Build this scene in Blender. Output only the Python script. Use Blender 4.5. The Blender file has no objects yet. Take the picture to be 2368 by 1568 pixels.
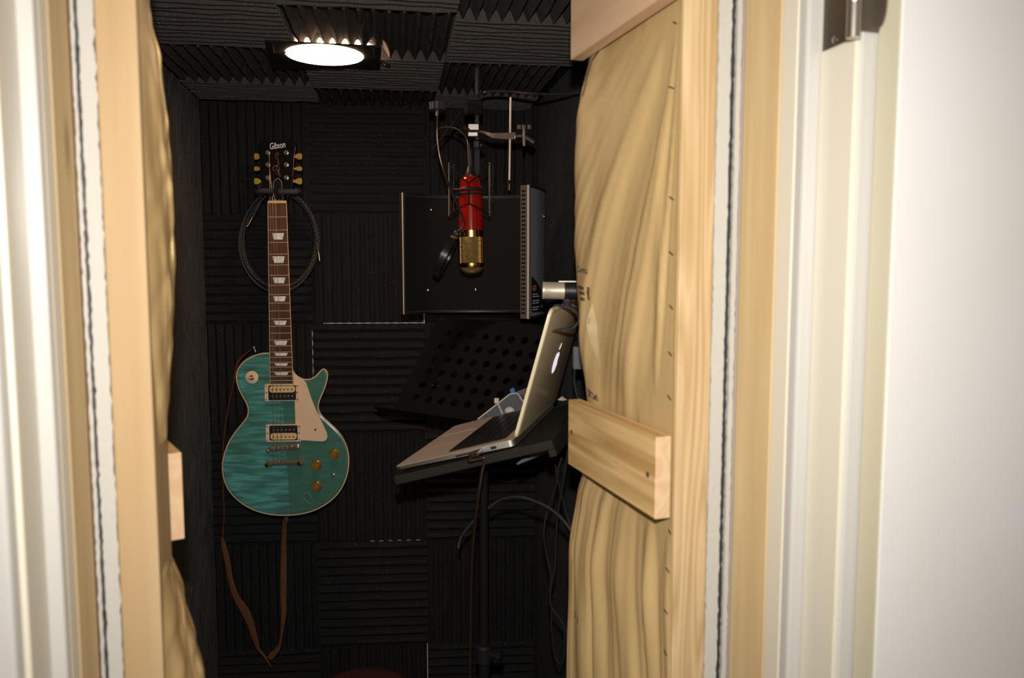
import bpy, bmesh, math, random
from math import sin, cos, tan, pi, radians, atan2, sqrt
from mathutils import Vector, Matrix
random.seed(7)
SC = bpy.context.scene
COL = SC.collection

# ------------------------------------------------------------------ camera
PITCH = radians(5.1)
FPX = 1806.0
EYE = Vector((0, 0, 1.55))
cd = bpy.data.cameras.new('camera')
cd.sensor_width = 36.0
cd.lens = FPX / 2368 * 36
cd.clip_start = 0.02
cd.dof.use_dof = True
cd.dof.focus_distance = 1.95
cd.dof.aperture_fstop = 5.6
cam = bpy.data.objects.new('camera', cd)
COL.objects.link(cam)
cam.location = EYE
cam.rotation_euler = (pi / 2 - PITCH, 0, 0)
SC.camera = cam

# ------------------------------------------------------------------ world, flash, exposure
w = bpy.data.worlds.new('world'); SC.world = w; w.use_nodes = True
bg = w.node_tree.nodes['Background']
bg.inputs['Color'].default_value = (1.0, 0.93, 0.82, 1)
bg.inputs['Strength'].default_value = 0.24
SC.view_settings.view_transform = 'Standard'
SC.view_settings.look = 'None'
SC.view_settings.exposure = 0.0
SC.view_settings.gamma = 1.0
SC.view_settings.use_curve_mapping = False
# the camera's own pop-up flash, just above the lens
fl = bpy.data.lights.new('camera_flash', 'SPOT')
fl.energy = 58.0
fl.color = (1.0, 0.95, 0.88)
fl.spot_size = radians(106)
fl.spot_blend = 1.0
fl.shadow_soft_size = 0.012
flo = bpy.data.objects.new('camera_flash', fl)
flo.location = (0.0, -0.02, 1.645)
flo.rotation_euler = (pi / 2 - PITCH - radians(3), 0, 0)
COL.objects.link(flo)
LAMP_STRENGTH = 34.0

# ------------------------------------------------------------------ projection helpers (2368x1568 frame)
_F = Vector((0, cos(PITCH), -sin(PITCH))); _U = Vector((0, sin(PITCH), cos(PITCH))); _R = Vector((1, 0, 0))
def ray(px, py): return _F + _R * ((px - 1184) / FPX) - _U * ((py - 784) / FPX)
def aty(px, py, D):
    r = ray(px, py); return EYE + r * (D / r.y)
def atz(px, py, Z):
    r = ray(px, py); return EYE + r * ((Z - EYE.z) / r.z)
def atp(px, py, p0, n):
    r = ray(px, py); return EYE + r * ((Vector(p0) - EYE).dot(n) / r.dot(n))
def rowz(py, D): return aty(1184, py, D).z
def toy(z, D):
    d = Vector((0, D, z)) - EYE
    return 784 - FPX * d.dot(_U) / d.dot(_F)
def lerp(a, b, t): return a + (b - a) * t
def table(tab, x):
    if x <= tab[0][0]: return tab[0][1]
    for (x0, y0), (x1, y1) in zip(tab, tab[1:]):
        if x <= x1:
            t = (x - x0) / (x1 - x0); t = t * t * (3 - 2 * t)
            return y0 + (y1 - y0) * t
    return tab[-1][1]

# doorway frame: s runs along the door wall, t runs into the booth
PHI = radians(17)
T0 = 0.7645
def fr(s, t, z=0.0): return Vector((s * cos(PHI) - t * sin(PHI), s * sin(PHI) + t * cos(PHI), z))
def _k(px): return (px - 1184) / FPX * 0.9960
def s_at(px, t):
    k = _k(px); D = t / (cos(PHI) - k * sin(PHI)); return D * (k * cos(PHI) + sin(PHI))
def t_at(px, s):
    k = _k(px); D = s / (k * cos(PHI) + sin(PHI)); return D * (cos(PHI) - k * sin(PHI))

# ------------------------------------------------------------------ materials
def _bump(nt, bsdf, scale, strength, dist=0.002, stretch=None, detail=4):
    tc = nt.nodes.new('ShaderNodeTexCoord'); mp = nt.nodes.new('ShaderNodeMapping')
    if stretch: mp.inputs['Scale'].default_value = stretch
    n = nt.nodes.new('ShaderNodeTexNoise'); n.inputs['Scale'].default_value = scale; n.inputs['Detail'].default_value = detail
    b = nt.nodes.new('ShaderNodeBump'); b.inputs['Strength'].default_value = strength; b.inputs['Distance'].default_value = dist
    L = nt.links
    L.new(tc.outputs['Object'], mp.inputs['Vector']); L.new(mp.outputs['Vector'], n.inputs['Vector'])
    L.new(n.outputs['Fac'], b.inputs['Height']); L.new(b.outputs['Normal'], bsdf.inputs['Normal'])
    return n
def mat(name, col, rough=0.5, metal=0.0, spec=0.5, bump=None, var=None, emit=None, alpha=None, coat=0.0, trans=0.0):
    m = bpy.data.materials.new(name); m.use_nodes = True
    nt = m.node_tree; b = nt.nodes['Principled BSDF']
    b.inputs['Base Color'].default_value = (*col, 1); b.inputs['Roughness'].default_value = rough
    b.inputs['Metallic'].default_value = metal; b.inputs['Specular IOR Level'].default_value = spec
    b.inputs['Coat Weight'].default_value = coat; b.inputs['Coat Roughness'].default_value = 0.08
    b.inputs['Transmission Weight'].default_value = trans
    if bump: _bump(nt, b, *bump)
    if var:   # (scale, second colour, stretch)
        tc = nt.nodes.new('ShaderNodeTexCoord'); mp = nt.nodes.new('ShaderNodeMapping')
        if len(var) > 2: mp.inputs['Scale'].default_value = var[2]
        n = nt.nodes.new('ShaderNodeTexNoise'); n.inputs['Scale'].default_value = var[0]; n.inputs['Detail'].default_value = 5
        r = nt.nodes.new('ShaderNodeValToRGB')
        r.color_ramp.elements[0].position = 0.35; r.color_ramp.elements[1].position = 0.68
        r.color_ramp.elements[0].color = (*col, 1); r.color_ramp.elements[1].color = (*var[1], 1)
        L = nt.links
        L.new(tc.outputs['Object'], mp.inputs['Vector']); L.new(mp.outputs['Vector'], n.inputs['Vector'])
        L.new(n.outputs['Fac'], r.inputs['Fac']); L.new(r.outputs['Color'], b.inputs['Base Color'])
    if emit:
        b.inputs['Emission Color'].default_value = (*emit[0], 1); b.inputs['Emission Strength'].default_value = emit[1]
    return m

def wood(name, c0, c1, axis='Z', ring=26.0, knots=True, rough=0.6):
    """pine: long grain along the object's local axis, a few knots"""
    m = bpy.data.materials.new(name); m.use_nodes = True
    nt = m.node_tree; L = nt.links; b = nt.nodes['Principled BSDF']
    b.inputs['Roughness'].default_value = rough; b.inputs['Specular IOR Level'].default_value = 0.3
    tc = nt.nodes.new('ShaderNodeTexCoord'); mp = nt.nodes.new('ShaderNodeMapping')
    sc = {'X': (0.06, 1, 1), 'Y': (1, 0.06, 1), 'Z': (1, 1, 0.06)}[axis]
    mp.inputs['Scale'].default_value = sc
    L.new(tc.outputs['Object'], mp.inputs['Vector'])
    n = nt.nodes.new('ShaderNodeTexNoise'); n.inputs['Scale'].default_value = 9; n.inputs['Detail'].default_value = 3
    L.new(mp.outputs['Vector'], n.inputs['Vector'])
    mul = nt.nodes.new('ShaderNodeMath'); mul.operation = 'MULTIPLY'; mul.inputs[1].default_value = ring
    L.new(n.outputs['Fac'], mul.inputs[0])
    fra = nt.nodes.new('ShaderNodeMath'); fra.operation = 'PINGPONG'; fra.inputs[1].default_value = 1.0
    L.new(mul.outputs[0], fra.inputs[0])
    n2 = nt.nodes.new('ShaderNodeTexNoise'); n2.inputs['Scale'].default_value = 60; n2.inputs['Detail'].default_value = 6
    L.new(mp.outputs['Vector'], n2.inputs['Vector'])
    mx = nt.nodes.new('ShaderNodeMath'); mx.operation = 'MULTIPLY_ADD'; mx.inputs[1].default_value = 0.45
    L.new(fra.outputs[0], mx.inputs[0]); L.new(n2.outputs['Fac'], mx.inputs[2])
    r = nt.nodes.new('ShaderNodeValToRGB')
    r.color_ramp.elements[0].position = 0.3; r.color_ramp.elements[0].color = (*c0, 1)
    r.color_ramp.elements[1].position = 1.05 if False else 1.0; r.color_ramp.elements[1].color = (*c1, 1)
    L.new(mx.outputs[0], r.inputs['Fac'])
    last = r.outputs['Color']
    if knots:
        mk = nt.nodes.new('ShaderNodeMapping'); ks = {'X': (3.2, 9, 9), 'Y': (9, 3.2, 9), 'Z': (9, 9, 3.2)}[axis]
        mk.inputs['Scale'].default_value = ks; mk.inputs['Location'].default_value = (0.3, 0.7, 0.2)
        L.new(tc.outputs['Object'], mk.inputs['Vector'])
        v = nt.nodes.new('ShaderNodeTexVoronoi'); v.inputs['Scale'].default_value = 1.0
        L.new(mk.outputs['Vector'], v.inputs['Vector'])
        kr = nt.nodes.new('ShaderNodeValToRGB')
        kr.color_ramp.elements[0].position = 0.04; kr.color_ramp.elements[0].color = (0.22, 0.10, 0.04, 1)
        kr.color_ramp.elements[1].position = 0.12; kr.color_ramp.elements[1].color = (1, 1, 1, 1)
        L.new(v.outputs['Distance'], kr.inputs['Fac'])
        mm = nt.nodes.new('ShaderNodeMixRGB'); mm.blend_type = 'MULTIPLY'; mm.inputs['Fac'].default_value = 0.75
        L.new(last, mm.inputs['Color1']); L.new(kr.outputs['Color'], mm.inputs['Color2']); last = mm.outputs['Color']
    L.new(last, b.inputs['Base Color'])
    bp = nt.nodes.new('ShaderNodeBump'); bp.inputs['Strength'].default_value = 0.15; bp.inputs['Distance'].default_value = 0.001
    L.new(mx.outputs[0], bp.inputs['Height']); L.new(bp.outputs['Normal'], b.inputs['Normal'])
    return m

M = {}
def foam_mat(name='charcoal_foam', k=(1, 1, 1)):
    m = mat(name, (0.03, 0.03, 0.031), 1.0, spec=0.12)
    nt = m.node_tree; L = nt.links; b = nt.nodes['Principled BSDF']
    tc = nt.nodes.new('ShaderNodeTexCoord')
    n = nt.nodes.new('ShaderNodeTexNoise'); n.inputs['Scale'].default_value = 700; n.inputs['Detail'].default_value = 2
    L.new(tc.outputs['Object'], n.inputs['Vector'])
    r = nt.nodes.new('ShaderNodeValToRGB')
    r.color_ramp.elements[0].position = 0.35; r.color_ramp.elements[0].color = (0.016 * k[0], 0.0156 * k[1], 0.0156 * k[2], 1)
    r.color_ramp.elements[1].position = 0.65; r.color_ramp.elements[1].color = (0.034 * k[0], 0.0335 * k[1], 0.034 * k[2], 1)
    L.new(n.outputs['Fac'], r.inputs['Fac'])
    v = nt.nodes.new('ShaderNodeTexVoronoi'); v.inputs['Scale'].default_value = 130
    L.new(tc.outputs['Object'], v.inputs['Vector'])
    lt = nt.nodes.new('ShaderNodeMath'); lt.operation = 'LESS_THAN'; lt.inputs[1].default_value = 0.1
    L.new(v.outputs['Distance'], lt.inputs[0])
    sx = nt.nodes.new('ShaderNodeSeparateXYZ'); L.new(v.outputs['Color'], sx.inputs[0])
    lt2 = nt.nodes.new('ShaderNodeMath'); lt2.operation = 'LESS_THAN'; lt2.inputs[1].default_value = 0.14
    L.new(sx.outputs[0], lt2.inputs[0])
    an = nt.nodes.new('ShaderNodeMath'); an.operation = 'MULTIPLY'; L.new(lt.outputs[0], an.inputs[0]); L.new(lt2.outputs[0], an.inputs[1])
    mx = nt.nodes.new('ShaderNodeMixRGB'); mx.inputs['Color2'].default_value = (0.30, 0.30, 0.31, 1)
    L.new(an.outputs[0], mx.inputs['Fac']); L.new(r.outputs['Color'], mx.inputs['Color1'])
    L.new(mx.outputs['Color'], b.inputs['Base Color'])
    bp = nt.nodes.new('ShaderNodeBump'); bp.inputs['Strength'].default_value = 0.5; bp.inputs['Distance'].default_value = 0.001
    L.new(n.outputs['Fac'], bp.inputs['Height']); L.new(bp.outputs['Normal'], b.inputs['Normal'])
    return m
M['foam'] = foam_mat(k=(.78, .78, .80))
M['foam_lit_ceiling'] = foam_mat('warm_lit_charcoal_foam', (2.3, 2.0, 1.8))  # same charcoal foam, warm lamp spill on the ceiling put into its colour
M['foam_lit_left'] = foam_mat('lit_charcoal_foam', (2.5, 2.5, 2.5))  # same foam lightened: light on the left wall put into its colour
M['drywall'] = mat('white_drywall', (0.62, 0.605, 0.57), 0.9, spec=0.2, bump=(90, 0.35, 0.002))
M['core'] = mat('gypsum_core', (0.46, 0.445, 0.405), 0.95, spec=0.1, bump=(160, 0.3, 0.002))
M['paint'] = mat('cream_gloss_paint', (0.62, 0.575, 0.475), 0.35, spec=0.5, bump=(25, 0.1, 0.001, (1, 1, 0.1)))
M['stop_paint'] = mat('white_gloss_paint', (0.47, 0.457, 0.43), 0.3, spec=0.5)
M['door_face'] = mat('matt_white_door_paint', (0.66, 0.645, 0.64), 0.6, spec=0.4, var=(4, (0.63, 0.61, 0.58)))
M['door_edge'] = mat('bare_cream_door_edge', (0.48, 0.455, 0.36), 0.7, spec=0.3, var=(9, (0.49, 0.445, 0.32), (1, 1, .4)))
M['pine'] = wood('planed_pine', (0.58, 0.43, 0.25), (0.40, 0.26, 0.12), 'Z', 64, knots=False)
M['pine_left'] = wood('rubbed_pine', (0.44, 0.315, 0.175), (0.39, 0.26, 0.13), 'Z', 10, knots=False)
M['pine_board'] = wood('knotty_pine_board', (0.82, 0.585, 0.275), (0.48, 0.285, 0.105), 'X', 34)
M['pine_end'] = wood('pine_end_grain', (0.60, 0.44, 0.26), (0.54, 0.34, 0.20), 'X', 30, knots=False)
M['pine_pale'] = wood('rough_pale_pine', (0.74, 0.52, 0.34), (0.62, 0.40, 0.24), 'X', 14)
M['jamb_wood'] = wood('bare_jamb_pine', (0.62, 0.485, 0.27), (0.51, 0.37, 0.19), 'Z', 14)
M['brown_edge'] = mat('brown_caulk_edge', (0.34, 0.20, 0.13), 0.9, spec=0.1)
M['seal'] = mat('black_acoustic_sealant', (0.03, 0.03, 0.034), 0.6, spec=0.4, bump=(200, 0.6, 0.002))
M['kraft'] = mat('brown_kraft_paper', (0.55, 0.385, 0.18), 0.5, spec=0.4, var=(6, (0.48, 0.33, 0.15), (1, 1, 0.5)), bump=(45, 0.35, 0.002, (1, 1, 0.35)))
M['ink'] = mat('dark_printing_ink', (0.11, 0.072, 0.045), 0.7, spec=0.2)
M['torn'] = mat('torn_pale_paper', (0.66, 0.50, 0.30), 0.6, spec=0.2)
M['staple'] = mat('staple_steel', (0.08, 0.075, 0.07), 0.4, 1.0)
M['dark_board'] = mat('dark_backing_board', (0.014, 0.0135, 0.013), 0.95, spec=0.1)
M['slab'] = mat('raw_wall_board', (0.42, 0.41, 0.39), 0.9, spec=0.1)
M['carpet'] = mat('dark_carpet', (0.02, 0.02, 0.02), 1.0, spec=0.1, bump=(400, 0.8, 0.004))
M['hinge'] = mat('brushed_nickel', (0.52, 0.47, 0.41), 0.32, 1.0)
M['hinge_leaf'] = mat('brushed_nickel_leaf', (0.20, 0.175, 0.15), 0.42, 1.0)
M['black'] = mat('satin_black', (0.012, 0.012, 0.012), 0.45, spec=0.4)
M['matte_black'] = mat('matt_black', (0.0055, 0.0055, 0.0055), 0.85, spec=0.2)
M['rubber'] = mat('grey_rubber', (0.030, 0.032, 0.036), 0.7, spec=0.3)
M['chrome'] = mat('chrome', (0.80, 0.78, 0.75), 0.12, 1.0)
M['hardware'] = mat('aged_nickel_hardware', (0.74, 0.62, 0.50), 0.17, 0.86)
M['nickel'] = mat('satin_nickel', (0.62, 0.55, 0.47), 0.28, 1.0)
M['gold'] = mat('gold_plate', (0.85, 0.55, 0.16), 0.18, 1.0)
M['cream'] = mat('cream_plastic', (0.80, 0.57, 0.38), 0.35, spec=0.4)
M['bobbin'] = mat('cream_bobbin', (0.72, 0.50, 0.24), 0.35)
M['red'] = mat('red_lacquer', (0.26, 0.006, 0.003), 0.10, spec=0.6, coat=1.0)
M['white_print'] = mat('white_print', (0.75, 0.75, 0.72), 0.4)
M['grey_print'] = mat('grey_print', (0.42, 0.41, 0.39), 0.5)
M['red_print'] = mat('red_print', (0.50, 0.07, 0.05), 0.4)
M['gold_print'] = mat('gold_print', (0.36, 0.13, 0.04), 0.35, metal=0.4)
M['silver'] = mat('brushed_aluminium', (0.66, 0.63, 0.58), 0.38, 1.0, bump=(300, 0.1, 0.001))
M['lid'] = mat('lid_with_kraft_reflection', (0.84, 0.71, 0.46), 0.3, 0.0, 0.9, bump=(300, 0.1, 0.001))  # silver lid; the gold reflection of the kraft paper is tinted into its colour
M['deck'] = mat('aluminium_palmrest', (0.60, 0.53, 0.48), 0.45, 0.55, bump=(400, 0.08, 0.001))
M['logo'] = mat('lit_logo', (0.9, 0.88, 0.9), 0.4, emit=((0.92, 0.86, 1.0), 0.75))
M['strap'] = mat('brown_leather', (0.125, 0.05, 0.016), 0.6, spec=0.3, bump=(80, 0.4, 0.002))
M['lens_glow'] = None

def lens_mat():
    m = bpy.data.materials.new('frosted_lamp_lens'); m.use_nodes = True
    nt = m.node_tree; L = nt.links; nt.nodes.clear()
    o = nt.nodes.new('ShaderNodeOutputMaterial'); e = nt.nodes.new('ShaderNodeEmission')
    tc = nt.nodes.new('ShaderNodeTexCoord'); v = nt.nodes.new('ShaderNodeTexNoise'); v.inputs['Scale'].default_value = 260
    L.new(tc.outputs['Object'], v.inputs['Vector'])
    r = nt.nodes.new('ShaderNodeMapRange'); r.inputs['From Min'].default_value = .3; r.inputs['From Max'].default_value = .7
    r.inputs['To Min'].default_value = LAMP_STRENGTH * .55; r.inputs['To Max'].default_value = LAMP_STRENGTH * 1.4
    L.new(v.outputs['Fac'], r.inputs['Value']); L.new(r.outputs['Result'], e.inputs['Strength'])
    e.inputs['Color'].default_value = (1.0, 0.60, 0.32, 1); L.new(e.outputs[0], o.inputs['Surface'])
    return m
M['lens_glow'] = lens_mat()
M['bulb'] = mat('lit_bulb', (1, .8, .6), 0.5, emit=((1.0, 0.64, 0.38), 70.0))
M['reflector'] = mat('white_can_reflector', (0.85, 0.84, 0.80), 0.5)

def flame_mat():
    """figured maple under a teal stain: broad chatoyant stripes on the bass half, a quieter treble half"""
    m = mat('teal_flame_maple', (0.03, 0.2, 0.17), 0.22, spec=0.3, coat=0.35)
    nt = m.node_tree; L = nt.links; b = nt.nodes['Principled BSDF']
    tc = nt.nodes.new('ShaderNodeTexCoord'); mp = nt.nodes.new('ShaderNodeMapping')
    mp.inputs['Scale'].default_value = (0.13, 1, 1); mp.inputs['Rotation'].default_value = (0, radians(-7), 0)
    L.new(tc.outputs['Object'], mp.inputs['Vector'])
    n = nt.nodes.new('ShaderNodeTexNoise'); n.inputs['Scale'].default_value = 95; n.inputs['Detail'].default_value = 2.5; n.inputs['Distortion'].default_value = .4
    L.new(mp.outputs['Vector'], n.inputs['Vector'])
    n2 = nt.nodes.new('ShaderNodeTexNoise'); n2.inputs['Scale'].default_value = 7; L.new(tc.outputs['Object'], n2.inputs['Vector'])
    ad = nt.nodes.new('ShaderNodeMath'); ad.operation = 'MULTIPLY_ADD'; ad.inputs[1].default_value = 0.5
    L.new(n2.outputs['Fac'], ad.inputs[0]); L.new(n.outputs['Fac'], ad.inputs[2])
    r = nt.nodes.new('ShaderNodeValToRGB')
    e = r.color_ramp.elements
    e[0].position = .54; e[0].color = (0.055, 0.135, 0.108, 1); e[1].position = .95; e[1].color = (0.11, 0.40, 0.375, 1)
    e.new(.72).color = (0.070, 0.225, 0.195, 1)
    L.new(ad.outputs[0], r.inputs['Fac'])
    r2 = nt.nodes.new('ShaderNodeValToRGB'); e = r2.color_ramp.elements
    e[0].position = .4; e[0].color = (0.055, 0.140, 0.105, 1); e[1].position = 1.0; e[1].color = (0.068, 0.190, 0.148, 1)
    L.new(ad.outputs[0], r2.inputs['Fac'])
    sx = nt.nodes.new('ShaderNodeSeparateXYZ'); L.new(tc.outputs['Object'], sx.inputs[0])
    gt = nt.nodes.new('ShaderNodeMath'); gt.operation = 'GREATER_THAN'; gt.inputs[1].default_value = 0.0
    sk = nt.nodes.new('ShaderNodeMath'); sk.operation = 'MULTIPLY_ADD'; sk.inputs[1].default_value = 0.042
    L.new(sx.outputs[2], sk.inputs[0]); L.new(sx.outputs[0], sk.inputs[2]); L.new(sk.outputs[0], gt.inputs[0])
    mx = nt.nodes.new('ShaderNodeMixRGB'); L.new(gt.outputs[0], mx.inputs['Fac'])
    L.new(r.outputs['Color'], mx.inputs['Color1']); L.new(r2.outputs['Color'], mx.inputs['Color2'])
    L.new(mx.outputs['Color'], b.inputs['Base Color'])
    return m
M['flame'] = flame_mat()
M['binding'] = mat('aged_binding', (0.62, 0.40, 0.20), 0.4)
M['mahogany'] = mat('cherry_mahogany', (0.14, 0.028, 0.012), 0.25, spec=0.5, coat=0.5)
M['fret_wire'] = mat('fret_wire', (0.66, 0.52, 0.40), 0.3, 0.35)
M['rosewood'] = mat('rosewood', (0.050, 0.021, 0.011), 0.5, spec=0.25, var=(90, (0.115, 0.050, 0.028), (3, 1, 0.05)))
M['pearl'] = mat('mother_of_pearl', (0.86, 0.83, 0.76), 0.25, spec=0.6, var=(110, (0.55, 0.62, 0.60)))
M['bone'] = mat('bone_nut', (0.62, 0.44, 0.17), 0.4)
M['tuner_green'] = mat('aged_tulip_button', (0.34, 0.23, 0.035), 0.3, spec=0.6)
M['amber'] = mat('amber_knob', (0.50, 0.23, 0.03), 0.16, spec=0.6, metal=0.5)
M['clear'] = mat('clear_plastic', (0.06, 0.15, 0.12), 0.1, spec=0.6)
M['clear_edge'] = mat('clear_plastic_edge', (0.22, 0.30, 0.27), 0.15, spec=0.8)
M['string'] = mat('wound_string', (0.30, 0.22, 0.16), 0.4, 1.0)
M['tray'] = mat('black_tray', (0.016, 0.013, 0.0095), 0.7, spec=0.3, bump=(220, 0.6, 0.002))
M['desk'] = mat('dark_desk_steel', (0.0048, 0.0045, 0.0042), 0.8, spec=0.12)
M['felt'] = mat('black_felt', (0.011, 0.0105, 0.010), 0.95, spec=0.1, bump=(500, 0.5, 0.002))
M['ribs'] = mat('dark_anodised_ribs', (0.30, 0.31, 0.33), 0.35, 0.4)
M['edge_strip'] = mat('bronze_edge_strip', (0.105, 0.08, 0.066), 0.45, 0.3)
M['bead'] = mat('polished_bead', (0.80, 0.66, 0.54), 0.25, 0.35)
M['screw'] = mat('screw_steel', (0.6, 0.55, 0.48), 0.25, 1.0)
M['grey_plastic'] = mat('dark_grey_plastic', (0.075, 0.078, 0.085), 0.6)
M['grey_mesh'] = mat('grey_knurled_grip', (0.14, 0.14, 0.16), 0.7, bump=(500, 1.0, 0.003))
M['brown_grey'] = mat('brown_grey_plastic', (0.12, 0.10, 0.095), 0.7)
M['barrel'] = mat('brushed_webcam_barrel', (0.60, 0.52, 0.41), 0.4, 0.45)
M['blue'] = mat('blue_plastic', (0.07, 0.22, 0.50), 0.35)
M['white_plastic'] = mat('white_plastic', (0.62, 0.55, 0.52), 0.5)
M['pale_edge'] = mat('pale_edge', (0.60, 0.56, 0.53), 0.5)
M['key'] = mat('black_key', (0.012, 0.012, 0.013), 0.3, spec=0.5)
M['seat_mesh'] = mat('red_black_mesh', (0.10, 0.006, 0.008), 0.8, bump=(420, 1.0, 0.004), var=(600, (0.012, 0.004, 0.004)))
M['cable'] = mat('black_cable', (0.02, 0.019, 0.018), 0.3, spec=0.5)
M['shiny_cable'] = mat('shiny_cable', (0.06, 0.055, 0.05), 0.2, spec=0.8)
M['usb_cable'] = mat('brown_black_cable', (0.022, 0.014, 0.008), 0.3, spec=0.5)

def grille_mat():
    m = mat('gold_mesh_grille', (0.75, 0.45, 0.12), 0.3, 0.55)
    nt = m.node_tree; L = nt.links; b = nt.nodes['Principled BSDF']
    uv = nt.nodes.new('ShaderNodeUVMap'); sx = nt.nodes.new('ShaderNodeSeparateXYZ'); L.new(uv.outputs[0], sx.inputs[0])
    def tri(k, ch):
        a = nt.nodes.new('ShaderNodeMath'); a.operation = 'MULTIPLY'; a.inputs[1].default_value = k; L.new(sx.outputs[ch], a.inputs[0])
        s = nt.nodes.new('ShaderNodeMath'); s.operation = 'SINE'; L.new(a.outputs[0], s.inputs[0]); return s
    a = tri(2 * pi * 30, 0); c = tri(2 * pi * 13, 1)
    mu = nt.nodes.new('ShaderNodeMath'); mu.operation = 'MULTIPLY'; L.new(a.outputs[0], mu.inputs[0]); L.new(c.outputs[0], mu.inputs[1])
    r = nt.nodes.new('ShaderNodeValToRGB'); r.color_ramp.elements[0].position = 0.0; r.color_ramp.elements[0].color = (0.10, 0.05, 0.01, 1)
    r.color_ramp.elements[1].position = 0.35; r.color_ramp.elements[1].color = (0.80, 0.55, 0.17, 1)
    L.new(mu.outputs[0], r.inputs['Fac']); L.new(r.outputs['Color'], b.inputs['Base Color'])
    bp = nt.nodes.new('ShaderNodeBump'); bp.inputs['Strength'].default_value = 0.9; bp.inputs['Distance'].default_value = 0.001
    L.new(mu.outputs[0], bp.inputs['Height']); L.new(bp.outputs['Normal'], b.inputs['Normal'])
    return m
M['grille'] = grille_mat()
def weave_mat():
    m = mat('black_white_braid', (0.012, 0.012, 0.012), 0.7)
    nt = m.node_tree; L = nt.links; b = nt.nodes['Principled BSDF']
    uv = nt.nodes.new('ShaderNodeUVMap'); sx = nt.nodes.new('ShaderNodeSeparateXYZ'); L.new(uv.outputs[0], sx.inputs[0])
    def mth(op, a, v):
        n = nt.nodes.new('ShaderNodeMath'); n.operation = op; L.new(a, n.inputs[0])
        if isinstance(v, float): n.inputs[1].default_value = v
        elif v is not None: L.new(v, n.inputs[1])
        return n.outputs[0]
    a = mth('MULTIPLY', sx.outputs[0], 3.0); d = mth('ADD', a, mth('MULTIPLY', sx.outputs[1], 90.0))
    e = mth('SUBTRACT', a, mth('MULTIPLY', sx.outputs[1], 90.0))
    f1 = mth('LESS_THAN', mth('FRACT', d, None), 0.33); f2 = mth('LESS_THAN', mth('FRACT', e, None), 0.33)
    g = mth('MULTIPLY', f1, f2)
    mx = nt.nodes.new('ShaderNodeMixRGB'); mx.inputs['Color1'].default_value = (0.010, 0.010, 0.010, 1); mx.inputs['Color2'].default_value = (0.17, 0.165, 0.155, 1)
    L.new(g, mx.inputs['Fac']); L.new(mx.outputs['Color'], b.inputs['Base Color'])
    return m
M['weave'] = weave_mat()

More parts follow.
